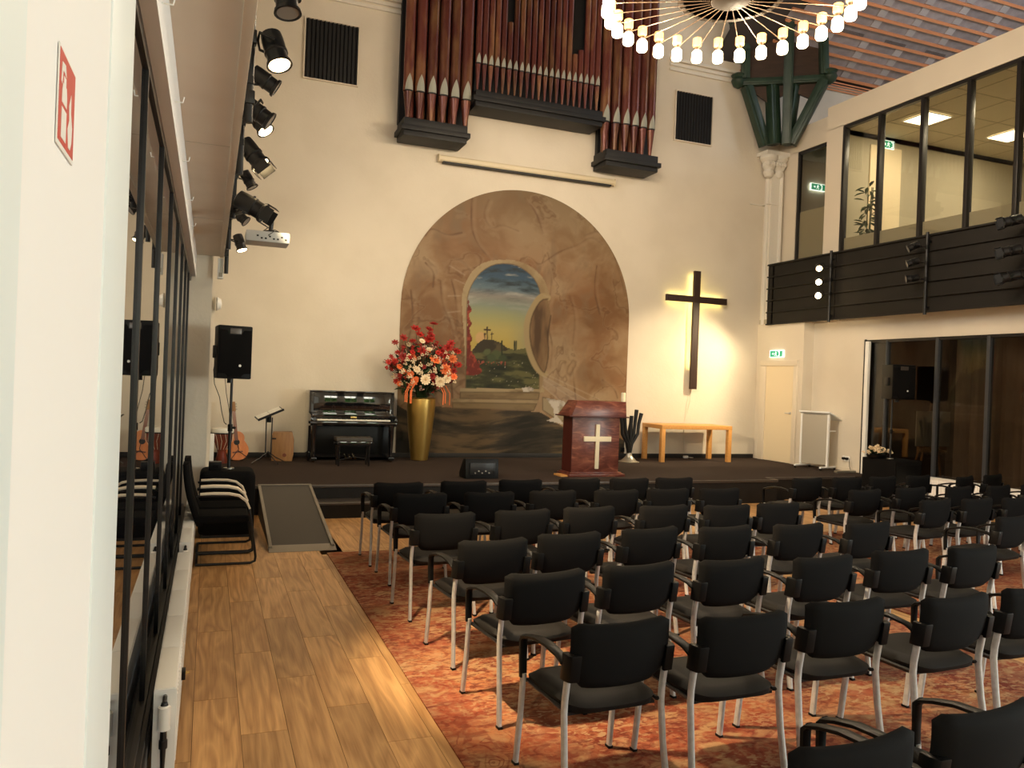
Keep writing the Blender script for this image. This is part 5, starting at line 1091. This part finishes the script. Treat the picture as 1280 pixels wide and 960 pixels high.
# ================================================================== MURAL (a flat painting on the wall)
def build_mural():
    X0, X1, Z0, Z1, D = 3.24, 8.02, 0.385, 5.60, 0.0155
    nx = int((X1-X0)/D)+1; nz = int((Z1-Z0)/D)+1
    xs = np.linspace(X0, X1, nx); zs = np.linspace(Z0, Z1, nz); X, Z = np.meshgrid(xs, zs)
    rs = np.random.RandomState(5)
    def vn(sx, sz, seed=0, X_=None, Z_=None):
        X_ = X if X_ is None else X_; Z_ = Z if Z_ is None else Z_
        g = np.random.RandomState(seed).rand(97, 97); u = (X_*sx) % 96; v = (Z_*sz) % 96
        i = u.astype(int); j = v.astype(int); fu = u-i; fv = v-j; fu = fu*fu*(3-2*fu); fv = fv*fv*(3-2*fv)
        return (g[j, i]*(1-fu)+g[j, (i+1) % 97]*fu)*(1-fv)+(g[(j+1) % 97, i]*(1-fu)+g[(j+1) % 97, (i+1) % 97]*fu)*fv
    def fbm(sx, sz, seed=0, o=5, X_=None, Z_=None):
        r = 0; a = 0.5; t_ = 0
        for k in range(o): r = r+a*vn(sx*2**k, sz*2**k, seed+k, X_, Z_); t_ += a; a *= 0.55
        return r/t_
    def inside(poly):
        m = np.zeros(X.shape, bool); n = len(poly)
        for k in range(n):
            (xa, za), (xb, zb) = poly[k], poly[(k+1) % n]
            if za == zb: continue
            c = ((Z > min(za, zb)) & (Z <= max(za, zb))) & (X < (Z-za)*(xb-xa)/(zb-za)+xa); m ^= c
        return m
    def dist(line):
        d = np.full(X.shape, 9.0)
        for (xa, za), (xb, zb) in zip(line[:-1], line[1:]):
            L = (xb-xa)**2+(zb-za)**2 or 1e-9; t_ = np.clip(((X-xa)*(xb-xa)+(Z-za)*(zb-za))/L, 0, 1)
            d = np.minimum(d, np.hypot(X-xa-t_*(xb-xa), Z-za-t_*(zb-za)))
        return d
    def lerp(C, col, a):
        a = np.clip(a, 0, 1)[..., None]; return C*(1-a)+np.array(col)*a
    def smooth(pts, n=3):
        for _ in range(n):
            q = [pts[0]]
            for a, b in zip(pts[:-1], pts[1:]): q += [(a[0]*.75+b[0]*.25, a[1]*.75+b[1]*.25), (a[0]*.25+b[0]*.75, a[1]*.25+b[1]*.75)]
            pts = q+[pts[-1]]
        return pts
    wX = X+0.5*(fbm(1.2, 1.2, 40, 3)-.5); wZ = Z+0.6*(fbm(1.3, 1.3, 50, 3)-.5)
    n1 = fbm(1.1, 1.5, 1, 6, wX, wZ); n2 = fbm(5, 2.4, 9, 4, wX, wZ); n3 = fbm(0.7, 0.8, 70, 3)
    base = np.zeros(X.shape+(3,))+np.array((0.36, 0.225, 0.115))
    base = lerp(base, (0.47, 0.34, 0.20), (n1-0.48)*7); base = lerp(base, (0.27, 0.145, 0.062), (0.47-n1)*8)
    base = lerp(base, (0.34, 0.17, 0.075), (n3-0.5)*3); base = lerp(base, (0.30, 0.20, 0.115), (n2-0.55)*3)
    # darker, greener top; ridged veins
    base = lerp(base, (0.20, 0.145, 0.072), (Z-4.2)/1.9); 
    rid = np.abs(fbm(1.0, 1.3, 21, 5, wX, wZ)-0.5); base = lerp(base, (0.15, 0.075, 0.032), (0.016-rid)*38*0.8)
    base = lerp(base, (0.52, 0.40, 0.26), np.where((rid > 0.018) & (rid < 0.045), 0.12, 0))
    C = base
    jit = 0.03*(fbm(6, 6, 90, 3)-.5)
    for ln in MURAL['cracks']:
        d = dist(smooth(ln, 2))+jit*0.8
        C = lerp(C, (0.17, 0.09, 0.042), np.clip((0.026-np.abs(d))*40, 0, .85)*(0.35+0.65*np.clip((fbm(2.5, 2.5, 64, 3)-.4)*5, 0, 1))); d2 = dist([(a+0.06, b-0.03) for a, b in smooth(ln, 2)])
        C = lerp(C, (0.50, 0.37, 0.23), (0.05-d2)*4)
    # dark earth floor
    g = inside(smooth(MURAL['ground'], 1)); st = fbm(1.2, 9, 31, 5, X, Z+0.12*np.sin(X*1.7))
    gc = np.zeros_like(C)+np.array((0.050, 0.040, 0.024)); gc = lerp(gc, (0.15, 0.105, 0.055), (st-0.52)*6); gc = lerp(gc, (0.02, 0.017, 0.011), (0.46-st)*7)
    C = np.where(g[..., None], gc, C)
    C = lerp(C, (0.26, 0.18, 0.10), np.where(Z < 0.66, 0, 0))
    # rim of the cave mouth
    rim = inside(smooth(MURAL['rim'], 2)); rc = np.zeros_like(C)+np.array((0.50, 0.40, 0.23)); rc = lerp(rc, (0.36, 0.26, 0.135), (fbm(3, 3, 60, 4)-.45)*4)
    C = np.where(rim[..., None], rc, C)
    # the opening: sky
    op = inside(smooth(MURAL['open'], 1)); zz = Z+0.05*(fbm(1.2, 6, 33, 3)-.5)
    stops = [(1.9, (.50, .42, .16)), (2.55, (.60, .48, .12)), (2.85, (.58, .50, .17)), (3.1, (.42, .45, .22)), (3.3, (.30, .37, .30)), (3.5, (.34, .33, .30)), (3.62, (.16, .25, .31)), (3.85, (.055, .12, .20)), (4.2, (.025, .06, .12))]
    sky = np.stack([np.interp(zz, [s[0] for s in stops], [s[1][k] for s in stops]) for k in range(3)], -1)
    sky = lerp(sky, (0.20, 0.30, 0.33), np.clip((X-5.35)*1.0, 0, .6)*np.clip((3.5-Z)*1.2, 0, 1)); cl = fbm(2.2, 11, 77, 5, X, Z+.1*np.sin(X*2))
    sky = lerp(sky, (0.50, 0.52, 0.47), (cl-0.56)*5*np.clip((Z-3.0)*1.4, 0, 1)); sky = lerp(sky, (0.035, 0.055, 0.07), (0.45-cl)*7*np.clip((Z-3.3)*1.5, 0, 1))
    sx_, sz_ = MURAL['crossp'][12]; sd = np.hypot(X-sx_, Z-sz_); sky = lerp(sky, (0.75, 0.50, 0.22), (0.13-sd)*25)
    C = np.where(op[..., None], sky, C)
    hl = inside(MURAL['hill']) & op; hc = np.zeros_like(C)+np.array((0.045, 0.050, 0.018)); hs = fbm(2.5, 9, 15, 5); hc = lerp(hc, (0.15, 0.15, 0.055), (hs-0.5)*6)
    hc = lerp(hc, (0.018, 0.022, 0.010), (0.44-hs)*7)
    C = np.where(hl[..., None], hc, C)
    md = inside(smooth(MURAL['mound'], 2)) & op; C = np.where(md[..., None], lerp(np.zeros_like(C)+np.array((0.050, 0.040, 0.020)), (0.12, 0.09, 0.04), (fbm(6, 6, 3, 3)-.5)*5), C)
    for (bx, bz, r, col) in ((4.95, 2.40, .10, (.12, .15, .06)), (5.15, 2.36, .13, (.09, .12, .045)), (5.05, 2.30, .12, (.07, .10, .04)), (5.28, 2.30, .10, (.05, .075, .03))):
        C = lerp(C, col, np.where(op, (r-np.hypot(X-bx, (Z-bz)*1.3)+0.06*(fbm(9, 9, 8, 3)-.5))*30, 0))
    fl_ = (vn(42, 42, 91) > 0.93) & hl & (Z < 2.25); C = np.where(fl_[..., None], np.array((0.42, 0.38, 0.28)), C)
    fr_ = (vn(36, 36, 17) > 0.74) & hl & (np.abs(Z-2.20) < 0.045) & (np.abs(X-5.08) < 0.30); C = np.where(fr_[..., None], np.array((0.42, 0.10, 0.06)), C)
    tr_ = inside(MURAL['tree']) & op; tc_ = lerp(np.zeros_like(C)+np.array((0.20, 0.025, 0.014)), (0.42, 0.07, 0.035), (fbm(14, 14, 4, 3)-.5)*7)
    near = dist(MURAL['tree']+[MURAL['tree'][0]]); tr_ = tr_ & ((near+0.05*(vn(20, 20, 5)-.6)) > 0)
    C = np.where(tr_[..., None], tc_, C)
    cp_ = MURAL['crossp']
    for k, w_ in ((0, .013), (2, .011), (4, .010), (6, .009), (8, .010), (10, .009)): C = lerp(C, (0.06, 0.035, 0.02), (w_-dist([cp_[k], cp_[k+1]])+0.004)*150)
    cy_ = MURAL['cyp']
    for k in (0, 2, 4): C = lerp(C, (0.015, 0.03, 0.012), (0.02-dist([cy_[k], cy_[k+1]]))*90)
    # edge line of opening
    C = lerp(C, (0.20, 0.14, 0.07), (0.014-dist(smooth(MURAL['open'], 1)))*80)
    # rolled stone
    C = lerp(C, (0.48, 0.38, 0.20), (0.075-dist(smooth(MURAL['stone_rim'], 2)))*60)
    sb = inside(smooth(MURAL['stone'], 1)); sn = fbm(5, 1.4, 44, 4); sc = lerp(np.zeros_like(C)+np.array((0.25, 0.155, 0.075)), (0.12, 0.07, 0.033), (0.5-sn)*5); sc = lerp(sc, (0.36, 0.25, 0.13), (sn-.55)*4)
    C = np.where(sb[..., None], sc, C); C = lerp(C, (0.09, 0.05, 0.022), (0.022-dist(smooth(MURAL['stone'], 1)))*40)
    # steps
    for nm, col in (('step2f', (.27, .20, .105)), ('step2', (.42, .33, .19)), ('step1f', (.30, .22, .115)), ('step1', (.47, .38, .22))):
        m_ = inside(MURAL[nm]); C = np.where(m_[..., None], lerp(np.zeros_like(C)+np.array(col), (.20, .14, .07), (fbm(3, 9, 23, 3)-.5)*3), C)
    for nm in ('step2f', 'step1f'): C = lerp(C, (0.10, 0.065, 0.03), (0.02-dist(MURAL[nm]+[MURAL[nm][0]]))*35)
    C = np.where(inside(MURAL['block'])[..., None], np.array((0.40, 0.33, 0.21)), C); C = lerp(C, (0.12, 0.08, 0.04), (0.018-dist(MURAL['block']+[MURAL['block'][0]]))*50)
    for nm in ('cloth1', 'cloth2'): C = np.where(inside(MURAL[nm])[..., None], lerp(np.zeros_like(C)+np.array((0.70, 0.66, 0.58)), (0.40, 0.36, 0.30), (fbm(9, 9, 6, 3)-.5)*5), C)
    for ln in MURAL['rays'][:9]: C = lerp(C, (0.60, 0.50, 0.36), np.clip((0.018-dist(ln))*30, 0, .35))
    tri = inside([MURAL['rays'][0][0], MURAL['rays'][0][1], MURAL['rays'][2][1], MURAL['rays'][2][0]]); C = np.where(tri[..., None], C*0.86+0.07, C)
    # arch outline: half circle on straight sides
    cx, r, zc = 5.63, 2.385, 3.19
    keep = np.where(Z > zc, np.hypot(X-cx, Z-zc) <= r, np.abs(X-cx) <= r)
    C = C*np.array((0.66, 0.62, 0.60)); C = np.clip(C, 0, 1)
    Xg = X.copy(); Zg = Z.copy()
    d = np.hypot(X-cx, Z-zc); out = (Z > zc) & (d > r) & (d < r+0.03); Xg[out] = cx+(X-cx)[out]*r/d[out]; Zg[out] = zc+(Z-zc)[out]*r/d[out]
    out = (Z <= zc) & (np.abs(X-cx) > r); Xg[out] = np.clip(X[out], cx-r, cx+r); keep = keep | (((Z > zc) & (d < r+0.03)) | ((Z <= zc) & (np.abs(X-cx) < r+0.03)))
    idx = np.full(X.shape, -1); idx[keep] = np.arange(keep.sum())
    q = keep[:-1, :-1] & keep[1:, :-1] & keep[:-1, 1:] & keep[1:, 1:]; j, i = np.nonzero(q)
    faces = np.stack([idx[j, i], idx[j, i+1], idx[j+1, i+1], idx[j+1, i]], 1)
    v = np.stack([Xg[keep]-5.63, np.zeros(keep.sum()), Zg[keep]-0.385], 1)
    me = bpy.data.meshes.new('painting'); me.vertices.add(len(v)); me.vertices.foreach_set('co', v.astype(np.float32).ravel())
    me.loops.add(faces.size); me.loops.foreach_set('vertex_index', faces.astype(np.int32).ravel())
    me.polygons.add(len(faces)); me.polygons.foreach_set('loop_start', np.arange(0, faces.size, 4, dtype=np.int32)); me.update(calc_edges=True)
    ca = me.color_attributes.new('paint', 'FLOAT_COLOR', 'POINT'); col = np.ones((len(v), 4), np.float32); col[:, :3] = np.clip(C[keep], 0, 1); ca.data.foreach_set('color', col.ravel())
    m = mat('mural_paint', (0.3, 0.2, 0.1), 0.55, spec=0.3); nt = m.node_tree; a = nt.nodes.new('ShaderNodeVertexColor'); a.layer_name = 'paint'
    nt.links.new(a.outputs['Color'], nt.nodes['Principled BSDF'].inputs['Base Color']); me.materials.append(m)
    t = thing('mural', 'arched wall painting of a rock tomb opening onto a sunrise with three crosses', 'painting', (5.63, 14.285, 0.385))
    o = bpy.data.objects.new('painting', me); COL.objects.link(o); o.parent = t
    arc = [(-2.385, 0.0), (-2.385, 2.805)]+[(-2.385*math.cos(math.pi*k/32), 2.805+2.385*math.sin(math.pi*k/32)) for k in range(1, 32)]+[(2.385, 2.805), (2.385, 0)]
    MB().prism(arc, lambda a, b: (a, 0.001, b), lambda a, b: (a, 0.014, b)).build('panel', 'curtain', t)
build_mural()

# ================================================================== CHANDELIER
CHX, CHY, CHZ, CR = 5.80, 8.12, 6.62, 1.50
ch = thing('chandelier', 'large wheel chandelier with brass spokes and a ring of glowing double lamps', 'chandelier', (CHX, CHY, CHZ))
MB().lathe([(0.001, -0.03), (0.22, -0.03), (0.235, -0.02), (0.235, 0.03), (0.001, 0.03)], n=40).build('hub_disc', 'bronze', ch)
MB().lathe([(0.57, 0.02), (0.64, 0.02), (0.64, 0.10), (0.57, 0.10), (0.57, 0.02)], n=48).build('inner_ring', 'bronze', ch)
for k in range(3):
    a = 2*math.pi*k/3+0.5; MB().cyl((0.6*math.cos(a), 0.6*math.sin(a), 0.08), (0.05*math.cos(a), 0.05*math.sin(a), 2.4), 0.008).build('suspension_rod', 'bronze', ch)
MB().cyl((0, 0, 2.3), (0, 0, 5.8), 0.02).build('suspension_pole', 'bronze', ch)
NL = 32
spk = MB().cyl((0.22, 0, 0.0), (CR, 0, 0.02), 0.0065, n=6).mesh('spoke', 'spoke')
up = MB().lathe([(0.001, 0.03), (0.040, 0.03), (0.062, 0.06), (0.062, 0.155), (0.050, 0.165), (0.001, 0.165)], n=16).mesh('amber_shade', 'lamp_amber')
lo = MB().lathe([(0.001, -0.01), (0.045, -0.01), (0.070, -0.04), (0.074, -0.145), (0.060, -0.17), (0.001, -0.17)], n=16).mesh('white_shade', 'lamp_white')
ho = MB().lathe([(0.001, -0.012), (0.02, -0.012), (0.024, 0.0), (0.045, 0.032), (0.001, 0.034)], n=12).mesh('lamp_holder', 'spoke')
ld = bpy.data.lights.new('chandelier_glow', 'POINT'); ld.energy = 13.5; ld.color = (1.0, 0.74, 0.44); ld.shadow_soft_size = 0.065
for k in range(NL):
    a = 2*math.pi*(k+0.35)/NL
    s_ = inst('spoke', spk, ch, (0, 0, 0), (0, 0, a))
    h = inst('lamp_holder', ho, ch, (CR*math.cos(a), CR*math.sin(a), 0.02))
    inst('amber_shade', up, h); inst('white_shade', lo, h)
for k in range(8):
    a = 2*math.pi*k/8
    o = bpy.data.objects.new('chandelier_glow', ld); COL.objects.link(o); o.parent = ch; o.location = (CR*math.cos(a), CR*math.sin(a), -0.24)
ld.energy = 62; ld.color = (1.0, 0.80, 0.56)

# ================================================================== STAGE LIGHTS
def spot_parts():
    return dict(
      body=MB().lathe([(0.04, -0.10), (0.062, -0.09), (0.066, -0.05), (0.066, 0.02), (0.070, 0.025), (0.070, 0.04), (0.063, 0.045), (0.063, 0.10), (0.074, 0.105), (0.078, 0.125), (0.070, 0.128), (0.060, 0.118)], n=20).mesh('housing', 'blackmetal', angle=45),
      lens_on=MB().cyl((0, 0, 0.118), (0, 0, 0.124), 0.062, n=20).mesh('lens', 'spot_lit'),
      lens_off=MB().cyl((0, 0, 0.118), (0, 0, 0.122), 0.062, n=20).mesh('lens', 'spot_off'),
      flap=MB().box(-0.055, 0.055, 0.0, 0.004, 0, 0.07).mesh('barn_door', 'blackmetal'),
      knob=MB().cyl((0.07, 0, 0), (0.095, 0, 0), 0.018, n=8).mesh('tilt_knob', 'blackpl'))
SPM = spot_parts()
def spotlight(label, pos, aim, anchor, lit, size=1.0, power=0, cone=40, col=(1.0, 0.76, 0.45), group=None, doors=False):
    """pos: centre of the can, aim: point it faces, anchor: where its hook holds the pipe"""
    size *= 0.88; pos = Vector(pos); d = (Vector(aim)-pos).normalized(); q = d.to_track_quat('Z', 'Y'); an = Vector(anchor)-pos
    t = thing('stage_spotlight', label, 'spotlight', pos, 0, group)
    h = inst('housing', SPM['body'], t, (0, 0, 0), q.to_euler(), (size,)*3)
    inst('lens', SPM['lens_on' if lit else 'lens_off'], h)
    inst('tilt_knob', SPM['knob'], h)
    if doors:
        for k in range(4): inst('barn_door', SPM['flap'], h, (0.07*math.cos(k*math.pi/2), 0.07*math.sin(k*math.pi/2), 0.125), (0, 0, k*math.pi/2-math.pi/2))
    side = d.cross(an.normalized()); side = side.normalized() if side.length > 0.05 else Vector((0, 0, 1)); r = 0.078*size
    e = an.normalized()*min(0.13*size, an.length*0.7)
    MB().tube([side*r, side*r+e*0.9, e*1.02, -side*r+e*0.9, -side*r], 0.009*size, 6).build('yoke', 'blackmetal', t)
    MB().tube([e, an], 0.011, 6).build('hook_arm', 'blackmetal', t)
    MB().box(an.x-0.03, an.x+0.03, an.y-0.03, an.y+0.03, an.z-0.035, an.z+0.035).build('pipe_clamp', 'blackmetal', t, bevel=0.006)
    if power:
        l_ = bpy.data.lights.new('spot_beam', 'SPOT'); l_.energy = power; l_.spot_size = math.radians(cone); l_.spot_blend = 0.7; l_.color = col; l_.shadow_soft_size = 0.05*size
        o = bpy.data.objects.new('spot_beam', l_); COL.objects.link(o); o.parent = t; o.location = d*0.15*size; o.rotation_euler = d.to_track_quat('-Z', 'Y').to_euler()
    return t
G = 'spotlights along the left gallery'
XP = 0.145
for y, za, lab in ((4.42, 3.17, 'nearest vertical black pipe on the left gallery edge'), (5.7, 3.19, 'second nearest black pipe on the left gallery edge'), (7.30, 3.18, 'middle black pipe on the left gallery edge'), (8.95, 3.15, 'black pipe on the left gallery edge, just past the projector'), (9.92, 3.0, 'furthest vertical black pipe at the end of the left gallery')):
    t = thing('lighting_pipe', lab, 'pipe', (XP, y, za)); MB().cyl((0, 0, 0), (0, 0, 4.62-za), 0.024, n=14).build('tube', 'blackmetal', t)
    for z in (0.2, 1.2): MB().box(-0.035, 0.02, -0.03, 0.03, z, z+0.04).build('wall_bracket', 'blackmetal', t)
spotlight('uppermost black spotlight at the top edge, left gallery', (0.31, 4.36, 3.86), (0.40, 4.2, 3.0), (XP, 4.42, 3.90), False, 1.05, group=G)
spotlight('large lit spotlight on the nearest pipe of the left gallery', (0.265, 4.40, 3.58), (0.50, 4.12, 2.7), (XP, 4.42, 3.62), True, 1.0, 60, 70, group=G)
spotlight('unlit black spotlight just below the large lit one, left gallery', (0.27, 5.60, 3.83), (1.0, 5.6, 3.4), (XP, 5.70, 3.86), False, 0.95, group=G)
spotlight('black spotlight half hidden behind the nearest gallery pipe', (0.20, 4.75, 3.34), (0.7, 4.7, 3.0), (XP, 4.42, 3.30), False, 0.85, group=G)
spotlight('small lit spotlight above the two bulky lanterns, left gallery', (0.25, 5.60, 3.55), (0.75, 5.25, 2.75), (XP, 5.70, 3.56), True, 0.9, 60, 70, group=G)
spotlight('bulky lit lantern with flaps in the middle of the left gallery', (0.27, 7.15, 3.74), (0.80, 6.95, 3.05), (XP, 7.30, 3.72), True, 1.3, 60, 70, group=G, doors=True)
spotlight('small unlit spotlight between the two bulky lanterns', (0.255, 7.30, 3.54), (0.6, 7.25, 2.95), (XP, 7.30, 3.56), False, 0.8, group=G)
spotlight('bulky unlit lantern just above the projector arm', (0.265, 7.02, 3.26), (0.9, 6.85, 2.9), (XP, 7.30, 3.26), False, 1.3, group=G, doors=True)
spotlight('small unlit spotlight below the projector arm', (0.24, 8.85, 3.50), (0.7, 8.7, 3.1), (XP, 8.95, 3.50), False, 0.9, group=G)
spotlight('furthest small lit spotlight, left of the projector', (0.28, 9.85, 3.38), (0.5, 9.7, 2.7), (XP, 9.92, 3.40), True, 1.0, 40, 70, group=G)
G = 'spotlights on the right balcony'
XR = XB-0.10
for k, (y, pos, lit) in enumerate(((12.05, ' at the end next to the pilaster', True), (9.86, ' in the middle of the balcony', False), (8.05, ' at the right edge', False))):
    t = thing('lighting_pipe', 'vertical black pipe on the right balcony front'+pos, 'pipe', (XR+0.04, y, 3.24)); MB().cyl((0, 0, 0), (0, 0, 1.38), 0.027, n=14).build('tube', 'blackmetal', t)
    for z in (0.1, 1.2): MB().box(0, 0.07, -0.025, 0.025, z, z+0.04).build('wall_bracket', 'blackmetal', t)
    for j, (z, nm) in enumerate(((4.33, 'top'), (4.06, 'middle'), (3.79, 'lowest'))):
        if k == 0: spotlight('lit %s spotlight of the three near the pilaster, right balcony' % nm, (XR-0.10, y+0.17, z-0.02), ((1.0, 3.0, 0.5), (3.0, 2.5, 0.8), (1.0, 1.0, 1.5))[j] if False else (8.7, 8.9, 2.6), (XR+0.04, y, z), True, 1.0, 0, group=G)
        elif k == 1: spotlight('unlit %s spotlight of the three at mid balcony' % nm, (XR-0.12, y+0.12, z+0.06), (9.6, 10.9, 3.55), (XR+0.04, y, z+0.04), False, 1.0, group=G)
        else: spotlight('large unlit %s spotlight of the three at the right edge, balcony' % nm, (XR-0.16, y+0.14, (4.50, 4.06, 3.68)[j]), (9.9, 9.3, (4.15, 3.7, 3.3)[j]), (XR+0.04, y, (4.45, 4.0, 3.64)[j]), False, 1.3, group=G, doors=True)
# beams of lit stage lanterns
def beam_light(loc, aim, power, cone, col, blend=0.6, size=0.06):
    l_ = bpy.data.lights.new('stage_beam', 'SPOT'); l_.energy = power; l_.spot_size = math.radians(cone); l_.spot_blend = blend; l_.color = col; l_.shadow_soft_size = size
    o = bpy.data.objects.new('stage_beam', l_); COL.objects.link(o); o.location = loc; o.rotation_euler = (Vector(aim)-Vector(loc)).to_track_quat('-Z', 'Y').to_euler()
WARM = (1.0, 0.80, 0.50)
beam_light((10.93, 12.0, 4.22), (8.9, 14.3, 1.6), 380, 62, WARM)
beam_light((10.93, 12.0, 3.95), (9.6, 14.3, 1.0), 220, 70, WARM)
beam_light((10.93, 12.0, 3.70), (6.0, 12.5, 0.6), 260, 50, WARM)
beam_light((0.42, 4.1, 3.30), (2.8, 4.9, 0.0), 720, 58, (1.0, 0.76, 0.46))
beam_light((0.42, 5.3, 3.30), (6.8, 6.8, 0.0), 900, 50, (1.0, 0.70, 0.40))
beam_light((0.55, 6.8, 3.50), (4.5, 13.8, 2.4), 300, 64, WARM)
beam_light((0.55, 7.0, 3.55), (11.3, 12.9, 1.5), 1100, 26, (1.0, 0.80, 0.52))
beam_light((0.42, 9.6, 3.20), (2.0, 14.2, 2.0), 90, 70, WARM)

# projector on its arm
t = thing('projector', 'white projector hanging from a bracket on the left gallery', 'projector', (0.465, 7.80, 3.06))
MB().box(-0.195, 0.195, -0.15, 0.15, 0.0, 0.10).build('housing', 'projector', t, bevel=0.012)
MB().cyl((0.10, 0.15, 0.05), (0.10, 0.165, 0.05), 0.035, n=18).build('lens', 'spot_off', t)
for k in range(8): MB().box(-0.10+0.036*k, -0.082+0.036*k, -0.153, -0.149, 0.025+0.02*(k % 3 == 0), 0.04+0.02*(k % 3 == 0)).build('port', 'blackmetal', t)
MB().box(0.20, 0.196, -0.1, 0.1, 0.02, 0.08).build('side_vent', 'pewter', t)
MB().cyl((0.03, 0, 0.10), (0.03, 0, 0.125), 0.07, n=20).build('mount_plate', 'blackmetal', t)
MB().tube([(0.03, 0, 0.12), (0.04, 0, 0.24)], 0.02, 8).tube([(0.05, 0, 0.235), (-0.15, -0.02, 0.27), (-0.34, -0.05, 0.29)], 0.017, 8).build('arm', 'blackmetal', t)
MB().tube([(-0.05, -0.1, 0.10), (0.0, -0.14, 0.135), (0.05, -0.15, 0.10), (0.0, -0.155, 0.06)], 0.004, 5).tube([(0.0, -0.1, 0.105), (0.06, -0.14, 0.12), (0.1, -0.12, 0.105)], 0.004, 5).build('cable', 'cable', t)

# wall lamp + sensor at the gallery end, hooks
t = thing('smoke_detector', 'small white box fixed at the end of the left gallery', 'detector', (0.085, 10.0, 2.94))
MB().box(-0.035, 0.03, -0.05, 0.045, 0.0, 0.24).build('housing', 'white', t, bevel=0.008); MB().box(-0.02, 0.02, -0.054, -0.05, 0.02, 0.07).build('indicator', 'pewter', t)
t = thing('wall_lamp', 'round white wall lamp on the left wall below the gallery end', 'lamp', (0.05, 10.6, 2.69))
MB().lathe([(0.08, 0), (0.085, 0.02), (0.06, 0.06), (0.001, 0.07)], n=20, axis=(1, 0, 0)).build('shade', 'white', t); MB().lathe([(0.088, -0.0), (0.09, 0.012), (0.08, 0.014)], n=20, axis=(1, 0, 0)).build('rim', 'pewter', t)
for k, (y, z) in enumerate(((2.8, 3.03), (3.8, 3.03), (4.85, 3.03), (5.95, 3.03), (7.0, 3.03))):
    tag(MB().tube([(-0.185, y, z), (-0.15, y, z), (-0.145, y, z+0.025)], 0.003, 5).build('wall_hook', 'white'), 'small white hook, %s nearest of the row above the left windows' % ORD[k], 'hook', 'hooks above the left windows')
# fire extinguisher sign on the near pier
t = thing('fire_sign', 'red and white fire extinguisher sign on the near white wall', 'sign', (-0.184, 1.155, 2.182))
h = 0.056
def FP(pts, d0, d1, name, m): MB().prism(pts, lambda a, b: (d0, a, b), lambda a, b: (d1, a, b)).build(name, m, t)
FP([(-h-.004, -h-.006), (h+.004, -h-.006), (h+.004, h+.004), (-h-.004, h+.004)], 0.0, 0.0015, 'plate', 'white')
FP([(-h, -h), (h, -h), (h, h), (-h, h)], 0.0015, 0.002, 'red_field', 'signred')
def F2(pts): FP([(-h+u_*2*h, h-v_*2*h) for u_, v_ in pts], 0.002, 0.0025, 'pictogram', 'white')
F2([(.16, .60), (.46, .60), (.46, .94), (.16, .94)]); F2([(.16, .42), (.20, .33), (.42, .33), (.46, .42), (.46, .55), (.16, .55)]); F2([(.24, .33), (.24, .24), (.38, .24), (.38, .33)])
F2([(.12, .12), (.32, .10), (.40, .22), (.28, .20), (.18, .20), (.14, .36), (.08, .34)])
F2([(.64, .94), (.56, .74), (.66, .62), (.62, .46), (.74, .30), (.76, .52), (.86, .66), (.84, .84), (.76, .94)])
# light panels of the upper room
for k, (x, y, lab) in enumerate(((12.66, 11.32, 'bright square ceiling light in the upstairs room, behind the third pane'), (14.9, 11.3, 'bright square ceiling light deeper in the upstairs room'), (12.9, 9.1, 'square ceiling light upstairs towards the right edge'), (14.9, 9.1, 'square ceiling light at the far right of the upstairs room'))):
    t = thing('ceiling_light', lab, 'ceiling light', (x, y, 7.19), 0, 'ceiling lights in the upstairs room')
    B(-0.29, 0.29, -0.29, 0.29, -0.012, 0.0).build('diffuser', 'panel_lit', t); MB().box(-0.31, 0.31, -0.31, -0.29, -0.015, 0).box(-0.31, 0.31, 0.29, 0.31, -0.015, 0).box(-0.31, -0.29, -0.29, 0.29, -0.015, 0).box(0.29, 0.31, -0.29, 0.29, -0.015, 0).build('frame', 'white', t)
    l_ = bpy.data.lights.new('panel_glow', 'AREA'); l_.size = 0.55; l_.energy = 34; l_.color = (1.0, 0.85, 0.60)
    o = bpy.data.objects.new('panel_glow', l_); COL.objects.link(o); o.parent = t; o.location = (0, 0, -0.03)
t = thing('indoor_plant', 'tall leafy green plant behind the first upstairs pane', 'plant', (11.93, 11.98, 3.42))
MB().lathe([(0.10, 0), (0.14, 0.35), (0.15, 0.4), (0.12, 0.38), (0.02, 0.36)], n=16).build('pot', 'white', t)
st2 = MB(); rnd = random.Random(5)
for k in range(5):
    a = rnd.uniform(0, 6.28); st2.tube([(0, 0, 0.35), (0.05*math.cos(a), 0.05*math.sin(a), 1.2), (0.10*math.cos(a), 0.10*math.sin(a), 2.3+0.2*rnd.random())], 0.008, 5)
st2.build('stem', 'leaf', t)
for k in range(110):
    a = rnd.uniform(0, 6.28); z = rnd.uniform(0.7, 2.55); inst('leaf', LM_, t, (0.06*math.cos(a), 0.06*math.sin(a), z), (rnd.uniform(-.9, .5), 0, a-1.57), (0.24, 0.20, 0.18))
